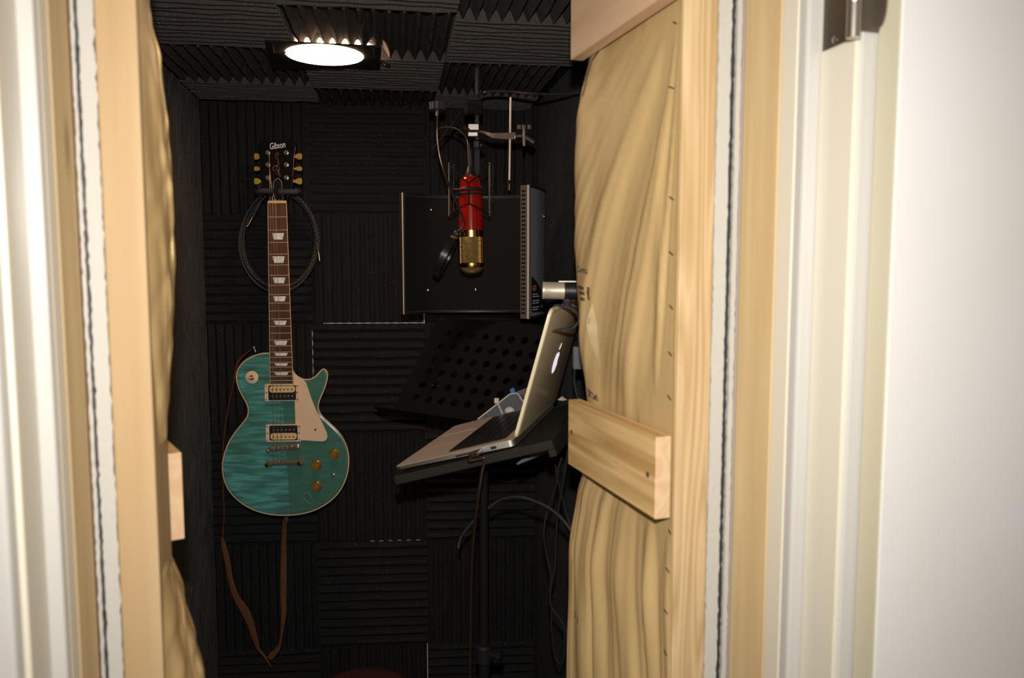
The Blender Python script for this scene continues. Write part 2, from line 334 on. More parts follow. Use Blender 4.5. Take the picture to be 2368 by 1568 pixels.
# ------------------------------------------------------------------ geometry collector
def basis(d, up=None):
    d = Vector(d).normalized()
    up = Vector(up) if up else (Vector((0, 0, 1)) if abs(d.z) < 0.9 else Vector((1, 0, 0)))
    a = up.cross(d).normalized(); b = d.cross(a).normalized()
    return a, b, d
class Geo:
    def __init__(s): s.v = []; s.f = []; s.m = []; s.uv = {}
    def add(s, vs, fs, mi=0, uvs=None):
        o = len(s.v); s.v += [Vector(v) for v in vs]
        for i, f in enumerate(fs):
            if uvs: s.uv[len(s.f)] = uvs[i]
            s.f.append([o + k for k in f]); s.m.append(mi)
        return s
    def hexa(s, p, mi=0):   # 8 points: bottom ring 0-3, top ring 4-7
        return s.add(p, [(3, 2, 1, 0), (4, 5, 6, 7), (0, 1, 5, 4), (1, 2, 6, 5), (2, 3, 7, 6), (3, 0, 4, 7)], mi)
    def box(s, lo, hi, mi=0):
        (a, b, c), (d, e, f) = lo, hi
        return s.hexa([(a, b, c), (d, b, c), (d, e, c), (a, e, c), (a, b, f), (d, b, f), (d, e, f), (a, e, f)], mi)
    def obox(s, o, u, v, n, mi=0):   # corner o, edge vectors u v n
        o, u, v, n = map(Vector, (o, u, v, n))
        return s.hexa([o, o + u, o + u + v, o + v, o + n, o + u + n, o + u + v + n, o + v + n], mi)
    def frbox(s, s0, s1, t0, t1, z0, z1, mi=0):
        return s.hexa([fr(s0, t0, z0), fr(s1, t0, z0), fr(s1, t1, z0), fr(s0, t1, z0), fr(s0, t0, z1), fr(s1, t0, z1), fr(s1, t1, z1), fr(s0, t1, z1)], mi)
    def prism(s, pts, vec, mi=0, cap=None):
        pts = [Vector(p) for p in pts]; vec = Vector(vec); n = len(pts)
        s.add(pts + [p + vec for p in pts], [list(range(n))[::-1], list(range(n, 2 * n))] + [(i, (i + 1) % n, n + (i + 1) % n, n + i) for i in range(n)], mi)
        return s
    def rings(s, rs, closed=True, cap=True, mi=0, uv=False):
        n = len(rs[0]); vs = [p for r in rs for p in r]; fs = []; us = []
        for i in range(len(rs) - 1):
            for j in range(n if closed else n - 1):
                k = (j + 1) % n
                fs.append((i * n + j, i * n + k, (i + 1) * n + k, (i + 1) * n + j))
                us.append(((j / n, i / (len(rs) - 1)), ((j + 1) / n, i / (len(rs) - 1)), ((j + 1) / n, (i + 1) / (len(rs) - 1)), (j / n, (i + 1) / (len(rs) - 1))))
        s.add(vs, fs, mi, us if uv else None)
        if cap and closed:
            s.add(rs[0], [list(range(n))[::-1]], mi); s.add(rs[-1], [list(range(n))], mi)
        return s
    def tube(s, pts, r, seg=8, mi=0, uv=False, cap=True):
        pts = [Vector(p) for p in pts]; n = len(pts); rs = []; prev = None
        L = 0; ls = [0]
        for i in range(1, n): L += (pts[i] - pts[i - 1]).length; ls.append(L)
        for i, p in enumerate(pts):
            d = (pts[min(i + 1, n - 1)] - pts[max(i - 1, 0)]).normalized()
            if prev is None: a, b, _ = basis(d)
            else:
                a = (prev - d * prev.dot(d)).normalized(); b = d.cross(a)
            prev = a
            rr = r[i] if isinstance(r, (list, tuple)) else r
            rs.append([p + (a * cos(2 * pi * k / seg) + b * sin(2 * pi * k / seg)) * rr for k in range(seg)])
        if uv:
            for i in range(n - 1):
                for j in range(seg):
                    k = (j + 1) % seg
                    s.add([rs[i][j], rs[i][k], rs[i + 1][k], rs[i + 1][j]], [(0, 1, 2, 3)], mi,
                          [((j / seg, ls[i]), ((j + 1) / seg, ls[i]), ((j + 1) / seg, ls[i + 1]), (j / seg, ls[i + 1]))])
        else: s.rings(rs, True, cap, mi)
        return s
    def lathe(s, o, d, prof, seg=24, mi=0, uv=False, cap=True):
        a, b, d = basis(d); o = Vector(o)
        rs = [[o + d * t + (a * cos(2 * pi * k / seg) + b * sin(2 * pi * k / seg)) * max(r, 1e-5) for k in range(seg)] for t, r in prof]
        return s.rings(rs, True, cap, mi, uv)
    def ball(s, c, r, seg=12, n=6, mi=0, sq=(1, 1, 1)):
        c = Vector(c); rs = []
        for i in range(n + 1):
            th = pi * i / n
            rs.append([c + Vector((r * sin(th) * cos(2 * pi * k / seg) * sq[0], r * sin(th) * sin(2 * pi * k / seg) * sq[1], -r * cos(th) * sq[2])) for k in range(seg)])
        return s.rings(rs, True, False, mi)
    def grid(s, P, mi=0, uv=False):
        nu, nv = len(P), len(P[0])
        return s.add([p for r in P for p in r], [(i * nv + j, i * nv + j + 1, (i + 1) * nv + j + 1, (i + 1) * nv + j) for i in range(nu - 1) for j in range(nv - 1)], mi)
    def sheet(s, P, off, mi=0):
        """a grid of points and a second skin offset by a vector: a thin solid"""
        nu, nv = len(P), len(P[0]); Q = [[Vector(p) + (off(i, j) if callable(off) else Vector(off)) for j, p in enumerate(r)] for i, r in enumerate(P)]
        s.grid(P, mi); s.grid([r[::-1] for r in Q], mi)
        ring = lambda G: [G[i][0] for i in range(nu)] + [G[-1][j] for j in range(1, nv)] + [G[i][-1] for i in range(nu - 2, -1, -1)] + [G[0][j] for j in range(nv - 2, 0, -1)]
        a, b = ring(P), ring(Q); n = len(a)
        return s.add(a + b, [(k, (k + 1) % n, n + (k + 1) % n, n + k) for k in range(n)], mi)
    def build(s, name, mats, parent=None, origin=None, smooth=False, bevel=0.0, bseg=2, rot=None, weld=True):
        """one mesh object; vertices are given in world space. parent: a root / part made earlier"""
        me = bpy.data.meshes.new(name)
        base = BASE[parent.name] if parent else (Vector(origin) if origin is not None else Vector((0, 0, 0)))
        Rm = ROT[parent.name] if parent else (rot if rot else Matrix.Identity(3))
        inv = Rm.transposed()
        me.from_pydata([inv @ (v - base) for v in s.v], [], s.f)
        mats = mats if isinstance(mats, list) else [mats]
        for m in mats: me.materials.append(m)
        me.polygons.foreach_set('material_index', s.m)
        if s.uv:
            lay = me.uv_layers.new(name='UVMap')
            for fi, us in s.uv.items():
                for li, u in zip(me.polygons[fi].loop_indices, us): lay.data[li].uv = u
        bm = bmesh.new(); bm.from_mesh(me)
        if weld: bmesh.ops.remove_doubles(bm, verts=bm.verts, dist=1e-6)
        bmesh.ops.recalc_face_normals(bm, faces=bm.faces)
        bm.to_mesh(me); bm.free()
        if smooth:
            me.polygons.foreach_set('use_smooth', [True] * len(me.polygons)); me.set_sharp_from_angle(angle=radians(smooth if smooth is not True else 40))
        ob = bpy.data.objects.new(name, me); COL.objects.link(ob)
        if bevel:
            b = ob.modifiers.new('bevel', 'BEVEL'); b.width = bevel; b.segments = bseg; b.limit_method = 'ANGLE'; b.angle_limit = radians(35)
        if parent:
            ob.parent = parent
        else:
            ob.location = base; ob.rotation_euler = Rm.to_euler()
        BASE[ob.name] = base; ROT[ob.name] = Rm
        return ob
BASE = {}; ROT = {}
def thing(name, label, cat, base, group=None, rot=None):
    o = bpy.data.objects.new(name, None); COL.objects.link(o)
    o.location = base; o.empty_display_size = 0.05
    BASE[o.name] = Vector(base); ROT[o.name] = rot or Matrix.Identity(3)
    o.rotation_euler = ROT[o.name].to_euler()
    return tag(o, label, cat, group)
def tag(o, label, cat, group=None):
    o['label'] = label; o['category'] = cat
    if group: o['group'] = group
    return o
def struct(o, label=None):
    o['kind'] = 'structure'
    if label: o['label'] = label
    return o
def lab(o, label): o['label'] = label; return o

def smooth_path(pts, n=6):
    pts = [Vector(p) for p in pts]; out = []
    for i in range(len(pts) - 1):
        p0, p1, p2, p3 = pts[max(i - 1, 0)], pts[i], pts[i + 1], pts[min(i + 2, len(pts) - 1)]
        for k in range(n):
            t = k / n
            out.append(0.5 * ((2 * p1) + (p2 - p0) * t + (2 * p0 - 5 * p1 + 4 * p2 - p3) * t * t + (3 * p1 - p0 - 3 * p2 + p3) * t ** 3))
    out.append(pts[-1]); return out
def text_geo(g, body, o, u, v, height, n_off=0.0, extrude=0.0006, mi=0, width=None, shear=0.0):
    """lettering laid in the plane u (reading direction), v (up), from the built-in font"""
    c = bpy.data.curves.new('lettering', 'FONT'); c.body = body; c.size = 1.0; c.resolution_u = 3; c.shear = shear
    c.offset = 0.008
    ob = bpy.data.objects.new('lettering', c); COL.objects.link(ob)
    dg = bpy.context.evaluated_depsgraph_get(); me = bpy.data.meshes.new_from_object(ob.evaluated_get(dg))
    xs = [q.co.x for q in me.vertices]; ys = [q.co.y for q in me.vertices]
    u = Vector(u).normalized(); v = Vector(v).normalized(); nn = u.cross(v)
    sy = height / (max(ys) - min(ys)); sx = sy if not width else width / (max(xs) - min(xs))
    vs = [Vector(o) + u * (q.co.x - min(xs)) * sx + v * (q.co.y - min(ys)) * sy + nn * n_off for q in me.vertices]
    g.add(vs, [list(p.vertices) for p in me.polygons], mi)
    bpy.data.objects.remove(ob); bpy.data.meshes.remove(me); bpy.data.curves.remove(c)
    return g

# ================================================================== THE SETTING
TB = radians(4)                              # the back wall stands a little askew
NB = Vector((sin(TB), -cos(TB), 0))          # its normal, towards the camera
UB = Vector((cos(TB), sin(TB), 0))
PB = Vector((-0.41, 2.222, 0))               # board behind the foam
def back(px, py, d=0.0): return atp(px, py, PB + NB * d, NB)
ZC = 2.022                                   # ceiling board
PHB = radians(9)                             # side walls
GB = Vector((-sin(PHB), cos(PHB), 0)); SB = Vector((cos(PHB), sin(PHB), 0))
CL = back(468, 600, 0.0); CL.z = 0           # back-left corner (board face)
CR = back(1240, 600, 0.0); CR.z = 0
g = Geo(); g.obox(PB - UB * 0.75 + NB * 0, UB * 1.6, -NB * 0.1, (0, 0, 2.1)); struct(g.build('wall_back', M['dark_board']))
pl = CL - SB * 0.004
g = Geo(); g.obox(pl - GB * 1.45 - SB * 0.1, SB * 0.1, GB * 1.45, (0, 0, 2.1)); struct(g.build('wall_left', M['dark_board']))
pr = CR + SB * 0.02
g = Geo(); g.obox(pr - GB * 1.20, SB * 0.1, GB * 1.25, (0, 0, 2.1)); struct(g.build('wall_right', M['dark_board']))
g = Geo(); g.box((-1.1, 0.84, ZC), (0.6, 2.4, ZC + 0.1)); struct(g.build('ceiling', M['dark_board']))
g = Geo(); g.box((-1.4, -1.2, -0.1), (1.5, 2.4, 0.0)); struct(g.build('floor', M['carpet']))

# door lining and outer walls, in the doorway's own directions
ZT = 2.12
s1 = s_at(1706, T0); t1 = t_at(1850, s1); s2 = s_at(1880, t1); t2 = t_at(1960, s2); s3 = s_at(2000, t2)
l1 = s_at(187, T0); l2 = s_at(70, t1)
tm = 0.698
def jamb(n, sa, sb, ta, tb, m, bevel=0.0015):
    g = Geo(); g.frbox(sa, sb, ta, tb, 0, ZT)
    return struct(g.build(n, M[m], origin=fr(sa, ta, 0), rot=Matrix.Rotation(PHI, 3, 'Z'), bevel=bevel))
jamb('trim_1', s1, s1 + 0.02, tm, T0 - 0.002, 'jamb_wood')
jamb('trim_2', l1 - 0.02, l1, tm, T0 - 0.002, 'jamb_wood')
tg = t_at(1829, s1)
jamb('trim_3', s1 + 0.0005, s1 + 0.02, tg + 0.0015, tm - 0.0005, 'paint')
jamb('trim_4', l1 - 0.02, l1 - 0.0005, tg + 0.0015, tm - 0.0005, 'paint')
jamb('trim_5', s1, s1 + 0.03, t1, tg, 'stop_paint', 0.003)       # door stop, hinge side
jamb('trim_6', l1 - 0.03, l1, t1, tg, 'stop_paint', 0.003)       # door stop, latch side
jamb('trim_7', s2, s2 + 0.02, t2, t1 - 0.0002, 'paint')
jamb('trim_8', l2 - 0.02, l2, t2, t1 - 0.0002, 'paint')
# casings on the outside face
g = Geo(); g.frbox(s2 + 0.004, s2 + 0.07, t2 - 0.002, t2 + 0.012, 0, ZT); struct(g.build('trim_9', M['stop_paint'], bevel=0.003))
g = Geo(); g.frbox(l2 - 0.07, l2 - 0.004, t2 - 0.016, t2 + 0.012, 0, ZT); struct(g.build('trim_10', M['stop_paint'], bevel=0.004))
g = Geo(); g.frbox(-1.2, l2 - 0.021, t2 + 0.0125, t2 + 0.10, 0, 2.5); struct(g.build('wall_front_left', M['drywall']))
g = Geo(); g.frbox(s2 + 0.021, 1.4, t2 + 0.0125, t2 + 0.10, 0, 2.5); struct(g.build('wall_front_right', M['drywall']))
g = Geo(); g.frbox(l2 - 0.02, s2 + 0.02, t2 + 0.0125, t2 + 0.10, ZT + 0.001, 2.5); struct(g.build('wall_front_top', M['drywall']))
g = Geo(); g.frbox(-0.62, s_at(203, T0) - 0.02, T0 + 0.03, T0 + 0.06, 0, 2.1); struct(g.build('wall_inner_left', M['slab']))
g = Geo(); g.frbox(s_at(1703, T0) + 0.02, 0.85, T0 + 0.03, T0 + 0.06, 0, 2.1); struct(g.build('wall_inner_right', M['slab']))

# ------------------------------------------------------------------ the open door and its hinge
td = t_at(2060, s3)
g = Geo(); g.frbox(s3, s3 + 0.66, td, t2 - 0.0035, 0.01, 2.05, 0)
for f_i, f in enumerate(g.f): pass
g.m[5] = 1                                  # the hinge-side edge is bare
door = struct(g.build('door_1', [M['door_face'], M['door_edge']], bevel=0.002), 'white flush door swung fully open, its bare cream edge showing')
zh = lambda py: rowz(py, 0.73)
hx = lambda px: px - (px - 1184) * 0.031
hz = atp(1975, 92, fr(0, t2 - 0.004, 0), fr(0, 1, 0)).z
hinge_axis = fr(s_at(hx(1974), t2 - 0.006), t2 - 0.008, hz)
g = Geo(); g.lathe(hinge_axis, (0, 0, 1), [(0, 0.0055), (0.0, 0.0062), (0.0295, 0.0062), (0.030, 0.0056), (0.031, 0.0062), (0.085, 0.0062)], 20)
hg = lab(g.build('hinge', M['hinge'], door, smooth=True), 'nickel butt hinge at the top of the door edge')
sa, sb = s_at(hx(1914), t2 - 0.001), s_at(hx(1958), t2 - 0.001)
# leaf on the jamb: lies on the jamb face and wraps to the knuckle
pts = [fr(s2 - 0.0015, t_at(hx(1913), s2), hz + 0.002), fr(s2 - 0.0015, t2 - 0.003, hz + 0.003), fr(s2 - 0.0015, t2 - 0.003, hz + 0.085), fr(s2 - 0.0015, t_at(hx(1913), s2), hz + 0.085)]
g = Geo(); g.prism(pts, fr(-0.0018, 0)); lab(g.build('hinge_leaf', M['hinge_leaf'], hg, bevel=0.0004), 'dark leaf on the jamb')
x0 = s3 - 0.0005; ta_, tb_ = t2 - 0.006, t_at(hx(2056), s3)
out = [(ta_, 0.085), (ta_, 0.008)]
for k in range(9):
    a = k / 8 * pi / 2
    out.append((lerp(ta_, tb_, 0.25 + 0.75 * sin(a)), 0.012 + 0.02 * (1 - cos(a))))
out.append((tb_, 0.085))
g = Geo(); g.prism([fr(x0, t_, hz + z_) for t_, z_ in out], fr(-0.0018, 0)); lab(g.build('hinge_leaf', M['hinge_leaf'], hg, bevel=0.0004), 'round-cornered leaf on the door edge')
g = Geo(); g.frbox(s_at(hx(1980), t2 - .006), s3 - .0004, t2 - .0068, t2 - .0050, hz + .008, hz + .085); lab(g.build('hinge_leaf', M['hinge_leaf'], hg), 'bent strip between knuckle and door edge')
for (px, py, sx) in ((2024, 50, s3 - 0.002), (1931, 92, s2 - 0.003)):
    t_ = t_at(hx(px), sx); p = atp(px, py, fr(sx, t_, 0), fr(1, 0, 0)); 
    g = Geo(); g.lathe(p, fr(-1, 0), [(0, 0.0036), (0.0008, 0.0034), (0.0012, 0.002)], 14); g.build('hinge_screw', M['hinge'], hg, smooth=True)

# ------------------------------------------------------------------ framing seen end-on at the doorway
Rz = Matrix.Rotation(PHI, 3, 'Z')
def upright(name, pxa, pxb, depth, m, label, cat, group=None, ragged=0.0, top=2.0, tfront=0.0):
    sa, sb = s_at(pxa, T0), s_at(pxb, T0); g = Geo()
    if ragged:
        n = 420; rs = []
        for i in range(n + 1):
            z = top * i / n; j0 = random.gauss(0, ragged); j1 = random.gauss(0, ragged)
            rs.append([fr(sa + j0, T0 + tfront, z), fr(sb + j1, T0 + tfront, z), fr(sb + j1, T0 + depth, z), fr(sa + j0, T0 + depth, z)])
        g.rings(rs); o = g.build(name, M[m], origin=fr(sa, T0, 0), rot=Rz)
    else:
        g.frbox(sa, sb, T0 + tfront, T0 + depth, 0, top); o = g.build(name, M[m], origin=fr(sa, T0, 0), rot=Rz, bevel=0.0015)
    return tag(o, label, cat, group)
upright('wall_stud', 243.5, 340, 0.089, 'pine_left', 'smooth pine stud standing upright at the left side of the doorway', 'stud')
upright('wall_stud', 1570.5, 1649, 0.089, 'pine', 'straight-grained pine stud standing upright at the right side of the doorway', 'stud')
upright('drywall_sheet', 207, 242.5, 0.028, 'core', 'broken white drywall edge beside the left doorway stud', 'drywall', ragged=0.0004)
upright('drywall_sheet', 190.5, 198.5, 0.026, 'core', 'thin white drywall strip between dark seal and left bare wood jamb', 'drywall', ragged=0.0003)
upright('acoustic_seal', 199, 206, 0.02, 'seal', 'ragged black sealant line between two drywall edges on the left', 'sealant', ragged=0.0011, tfront=0.004)
upright('caulk_strip', 187.5, 190, 0.01, 'brown_edge', 'narrow brown strip along the left bare wood jamb', 'caulk')
upright('drywall_sheet', 1650, 1679, 0.028, 'core', 'wide white drywall edge beside the right doorway stud', 'drywall', ragged=0.0004)
upright('drywall_sheet', 1692, 1702.5, 0.026, 'core', 'thin white drywall strip between dark seal and right bare wood jamb', 'drywall', ragged=0.0003)
upright('acoustic_seal', 1679.5, 1691.5, 0.02, 'seal', 'grey-black sealant line between two drywall edges on the right', 'sealant', ragged=0.0006, tfront=0.004)
upright('caulk_strip', 1703, 1705.5, 0.01, 'brown_edge', 'narrow brown strip along the right bare wood jamb', 'caulk')

# ------------------------------------------------------------------ pine boards nailed across the studs (19 x 89 mm)
def board(name, a, b, zt, zb, thick_dir, label, holes=(), grain='pine_board', slope=0.0):
    """face runs from near point a to far point b (plan), z from zb to zt, thickness away from the opening"""
    a, b = Vector((a[0], a[1], 0)), Vector((b[0], b[1], 0)); d = (b - a); L = d.length; d.normalize()
    nrm = Vector(thick_dir); nrm = (nrm - d * nrm.dot(d)).normalized()
    g = Geo(); n = 14
    rs = []
    for i in range(n + 1):
        p = a + d * L * i / n
        rs.append([p + Vector((0, 0, zb)), p + Vector((0, 0, zt)), p + nrm * 0.019 + Vector((0, 0, zt)), p + nrm * 0.019 + Vector((0, 0, zb))])
    g.rings(rs)
    ang = atan2(d.y, d.x); o = g.build(name, [M[grain], M['pine_end']], origin=a + Vector((0, 0, zb)), rot=Matrix.Rotation(ang, 3, 'Z'), bevel=0.0012)
    for p in o.data.polygons:
        if abs(p.normal.x) > 0.9: p.material_index = 1
    for (f, h) in holes:
        gg = Geo(); q = a + d * L * f + Vector((0, 0, lerp(zb, zt, h)))
        gg.lathe(q + nrm * 0.0012, -nrm, [(0, 0.0034), (0.0016, 0.0036)], 12); gg.build('nail_hole', M['ink'], o)
    return tag(o, label, 'board')
NR = (0.158, 0.843); FRr = (0.0797, 1.093)
zt = aty(1527, 1011, NR[1]).z; zb = aty(1525, 1202, NR[1]).z
board('pine_board', NR, FRr, zt, zb, (1, .3, 0), 'knotty pine board nailed across the insulation at waist height, right side', ((0.07, 0.5), (0.95, 0.52)))
zb2 = aty(1315, 138, 1.093).z
board('pine_board', (0.161, 0.835), (0.0797, 1.095), zb2 + 0.089, zb2, (1, .3, 0), 'pale rough-cut board across the insulation at the top edge, right side', (), 'pine_pale')
A = aty(376, 1046, 0.815); Bq = aty(420, 1046, 0.815); zl = A.z; zlb = aty(400, 1246, 0.815).z
dl = Vector((-0.56, 0.83, 0))
board('pine_board', (Bq.x, Bq.y), (Bq.x + dl.x * 0.25, Bq.y + dl.y * 0.25), zl, zlb, (-1, -.6, 0), 'short pine board whose end grain sticks out beside the left stud')

# ------------------------------------------------------------------ kraft-faced insulation
SR = [(60, 1362), (130, 1346), (200, 1337), (300, 1331), (560, 1331), (640, 1336), (760, 1345), (915, 1351), (1090, 1348), (1150, 1340), (1300, 1329), (1568, 1325)]
plan = [(0.1802, 0.8556), (0.170, 0.893), (0.140, 0.965), (0.112, 1.03), (0.088, 1.085), (0.094, 1.13), (0.125, 1.18)]
plan_tail = [(0.165, 1.30), (0.195, 1.42)]
def cat(P, u):
    n = len(P) - 1; x = min(max(u, 0), 0.99999) * n; i = int(x); t = x - i
    p0, p1, p2, p3 = P[max(i - 1, 0)], P[i], P[i + 1], P[min(i + 2, n)]
    return tuple(0.5 * ((2 * b) + (c - a) * t + (2 * a - 5 * b + 4 * c - d) * t * t + (3 * b - a - 3 * c + d) * t ** 3) for a, b, c, d in zip(p0, p1, p2, p3))
def ridge(x): return (abs(sin(x))) ** 3.0
def hsh(i): return (sin(i * 127.1 + 3.3) * 43758.5453) % 1.0
def vn(x):
    i = math.floor(x); f = x - i; f = f * f * (3 - 2 * f); return lerp(hsh(i), hsh(i + 1), f)
def kraft_r(u, z, off=0.0):
    x, y = cat(plan, u)
    py = toy(z, 1.085); S = table(SR, py)
    dx = (S - 1330.5) / FPX * 1.085
    wgt = sin(min(u / 0.667, 1.0) * pi / 2) ** 1.5
    x += dx * wgt
    # pinch behind the two boards, slack elsewhere
    zb_ = zt - 0.045
    pin = math.exp(-((z - zb_) / 0.09) ** 2) + math.exp(-((z - zb2 - 0.02) / 0.07) ** 2)
    x += 0.010 * min(pin, 1) * min(max((u - .25) / .3, 0), 1) - 0.006 * (1 - min(pin, 1)) * sin(pi * min(u / 0.8, 1))
    # folds fanning from the top corner by the stud, and from under the board
    fade = sin(pi * min(max(u * 1.15, 0), 1)) ** 0.6
    zt0 = 1.885
    if z > zb_:
        a = atan2(u + 0.03, max(zt0 - z, 0) * 1.5 + 0.10)
        f = ridge(a * 7.5 + 1.3 * vn(z * 3) + 0.5) * 0.004 + (vn(a * 17 + vn(z * 6)) - .5) * 0.006 + (vn(a * 34 + 9) - .5) * 0.0042 + (vn(a * 75 + 3) - .5) * 0.0016
        f *= min(1.0, 0.35 + (zt0 - z) * 1.5)
        f += 0.004 * math.exp(-((u - 0.16) / 0.03) ** 2) * (vn(z * 9 + 4))
    else:
        q = zb_ - z; a = u + 0.9 * q * q * (0.2 + (1 - u)) - 0.1 * q
        f = ridge(a * 22 + 1.0 * vn(z * 5)) * 0.0045 + (vn(a * 30 + 2 * vn(z * 4)) - .5) * 0.006 + (vn(a * 62) - .5) * 0.0035
        f *= min(1.0, 0.2 + q * 5)
    f += (vn(u * 9 + 31) * vn(z * 11 + 5) - .25) * 0.004
    f = (f - .002) * (1 - .9 * min(pin, 1))
    f *= 1.5
    x -= (f * fade + off) * 0.95; y -= (f * fade + off) * 0.3
    s_ = x * cos(PHI) + y * sin(PHI); t_ = -x * sin(PHI) + y * cos(PHI)
    if t_ < T0 + 0.094 and s_ > 0.4230 - off: q = fr(0.4230 - off, t_); x, y = q.x, q.y
    return Vector((x, y, z))
g = Geo(); nu, nz = 96, 300
P = [[kraft_r(i / nu, 0.02 + 1.96 * j / nz) for j in range(nz + 1)] for i in range(nu + 1)]
for k in range(1, 9):      # the paper runs on along the booth's right-hand wall
    x_, y_ = cat([plan[-2], plan[-1]] + plan_tail, 1 / 3 + 2 / 3 * k / 8); P.append([Vector((x_ - .004 * vn(z_ * 14 + k), y_, z_)) for z_ in [0.02 + 1.96 * j / nz for j in range(nz + 1)]])
g.sheet(P, lambda i, j: Vector((0.012, 0.004, 0)) * (0.06 + 0.94 * min(i / nu, 1)))
kr = tag(g.build('insulation_batt', M['kraft'], origin=(0.12, 1.0, 0.02), smooth=60), 'brown kraft paper insulation bulging between stud and boards on the right', 'insulation')
def strokes_on(f, lines, wd, name, parent, m, label=None):
    g = Geo()
    for ln in lines:
        for (u0, z0), (u1, z1) in zip(ln, ln[1:]):
            n = 6; du, dz = (u1 - u0) * 0.30, z1 - z0; L = max(sqrt(du * du + dz * dz), 1e-6); pu, pz = -dz / L * wd / 0.30 / 2, du / L * wd / 2
            a = [f(lerp(u0, u1, k / n) + pu, lerp(z0, z1, k / n) + pz, 0.0007) for k in range(n + 1)]
            b = [f(lerp(u0, u1, k / n) - pu, lerp(z0, z1, k / n) - pz, 0.0007) for k in range(n + 1)]
            g.grid([a, b])
    o = g.build(name, M[m], parent, weld=False)
    if label: lab(o, label)
    return o
def uz(px, py, lo=0.0, hi=0.665):
    """the place on the right batt's paper that the photo shows at a pixel"""
    best = None
    for k in range(90):
        u = lerp(lo, hi, k / 89); x, y = cat(plan, u); z = aty(px, py, y).z
        p = kraft_r(u, z); d = p - EYE; qx = 1184 + FPX * d.x / d.dot(_F); e = abs(qx - px)
        if best is None or e < best[0]: best = (e, u, z)
    return best[1], best[2]
def pxlines(L): return [[uz(*p) for p in ln] for ln in L]
strokes_on(kraft_r, pxlines([[(1352, 897), (1352, 915), (1360, 901), (1372, 911)], [(1356, 916), (1359, 906), (1364, 917), (1366, 907)], [(1364, 908), (1370, 921)], [(1372, 912), (1376, 924), (1380, 913), (1384, 929)], [(1371, 922), (1381, 916)], [(1361, 904), (1363, 918)], [(1376, 915), (1377, 926)]]), 0.0022, 'printing', kr, 'ink', 'dark printed letters just above the waist-high board')
def print_on_paper(body, px0, py0, px1, py1, h):
    """lettering printed on the paper between two pixels of its baseline"""
    t = Geo(); text_geo(t, body, (0, 0, 0), (1, 0, 0), (0, 1, 0), 1.0, width=1.0); g = Geo()
    vs = []
    for q in t.v:
        u, z = uz(lerp(px0, px1, q.x), lerp(py0, py1, q.x) - h * q.y); vs.append(kraft_r(u, z, .0008))
    g.add(vs, t.f); return lab(g.build('printing', M['ink'], kr, weld=False), 'faded printed word high on the paper')
print_on_paper('Control', 1336.5, 628.5, 1359, 634, 15)
strokes_on(kraft_r, pxlines([[(1338, 662), (1352, 667)], [(1340, 676), (1353, 679)], [(1342, 689), (1353, 693)]]), 0.0045, 'printing', kr, 'ink', 'three short faded print lines')
strokes_on(kraft_r, pxlines([[(1360, 664), (1361, 684)], [(1361, 672), (1363, 694)]]), 0.004, 'printing', kr, 'ink', 'printed arrow')
strokes_on(kraft_r, pxlines([[(1366, 122), (1356, 150), (1349, 178), (1345, 200)], [(1385, 118), (1369, 142), (1356, 190), (1348, 222)]]), 0.0035, 'printing', kr, 'ink', 'long dark printed strokes under the top board')
strokes_on(kraft_r, pxlines([[(1330, 1412), (1331, 1430)], [(1336, 1425), (1337, 1442)]]), 0.0028, 'printing', kr, 'ink')
tear = [uz(*p) for p in ((1371, 705), (1369, 745), (1374, 790), (1383, 825), (1391, 862))]
wds = [0.0, 0.016, 0.014, 0.009, 0.0]
g = Geo(); a, b = [], []
for i in range(len(tear) - 1):
    for k in range(6):
        t = k / 6; u = lerp(tear[i][0], tear[i + 1][0], t); z = lerp(tear[i][1], tear[i + 1][1], t); wd = lerp(wds[i], wds[i + 1], t) / 0.3
        a.append(kraft_r(u - wd * .5, z, 0.0010)); b.append(kraft_r(u + wd * .5, z, 0.0004))
g.grid([a, b]); lab(g.build('paper_tear', M['torn'], kr), 'pale torn lip in the paper')
for (px, py) in ((1566, 55), (1560, 205), (1559, 462), (1558, 590), (1557, 715), (1555, 823), (1553, 925), (1553, 1236), (1549, 1324), (1545, 1420), (1543, 1515)):
    u, z = uz(px, py, 0, 0.2); g = Geo(); p = kraft_r(u, z, 0.001); q = kraft_r(u + 0.032, z + 0.004, 0.001)
    g.tube([p, q], 0.0007, 6); g.build('staple', M['staple'], kr)

SL = [(-200, 326), (0, 330), (60, 347), (150, 371), (300, 390), (450, 402), (640, 405), (760, 402), (900, 391), (985, 379), (1020, 348), (1235, 348), (1262, 388), (1400, 432), (1500, 458), (1568, 474), (1800, 500)]
def kraft_l(i, n, z):
    py = toy(z, 0.80); S = table(SL, py)
    DA = 0.80 * cos(PITCH) - (z - 1.55) * sin(PITCH)
    xs = (S - 1184) / FPX * DA
    e = fr(s_at(333, T0) + 0.001, T0 + 0.004)
    pts = [(e.x, e.y), (lerp(e.x, xs, .45) + .004, 0.755), (xs, 0.80), (xs - 0.036 - .03 * math.exp(-((py - 1125) / 120) ** 4), 0.86), (xs - 0.14, 0.95)]
    u = i / n; x, y = cat(pts, u)
    f = (vn(z * 20 + 9 * u + 3) - .5) * 0.012 + ridge(z * 17 + u * 11 + 2 * vn(z * 7)) * 0.007 + (vn(z * 50 - 9 * u) - .5) * 0.007 + (vn(u * 30 + z * 6) - .5) * .004
    fade = sin(pi * min(max(u * 1.2, 0), 1)); f -= .006; f *= 1 - .9 * math.exp(-((py - 1120) / 110) ** 4)
    return Vector((x + f * fade * 0.6, y - f * fade * 0.8, z))
g = Geo(); P = [[kraft_l(i, 40, 0.02 + 1.96 * j / 300) for j in range(301)] for i in range(41)]
g.sheet(P, (-0.012, 0.004, 0))
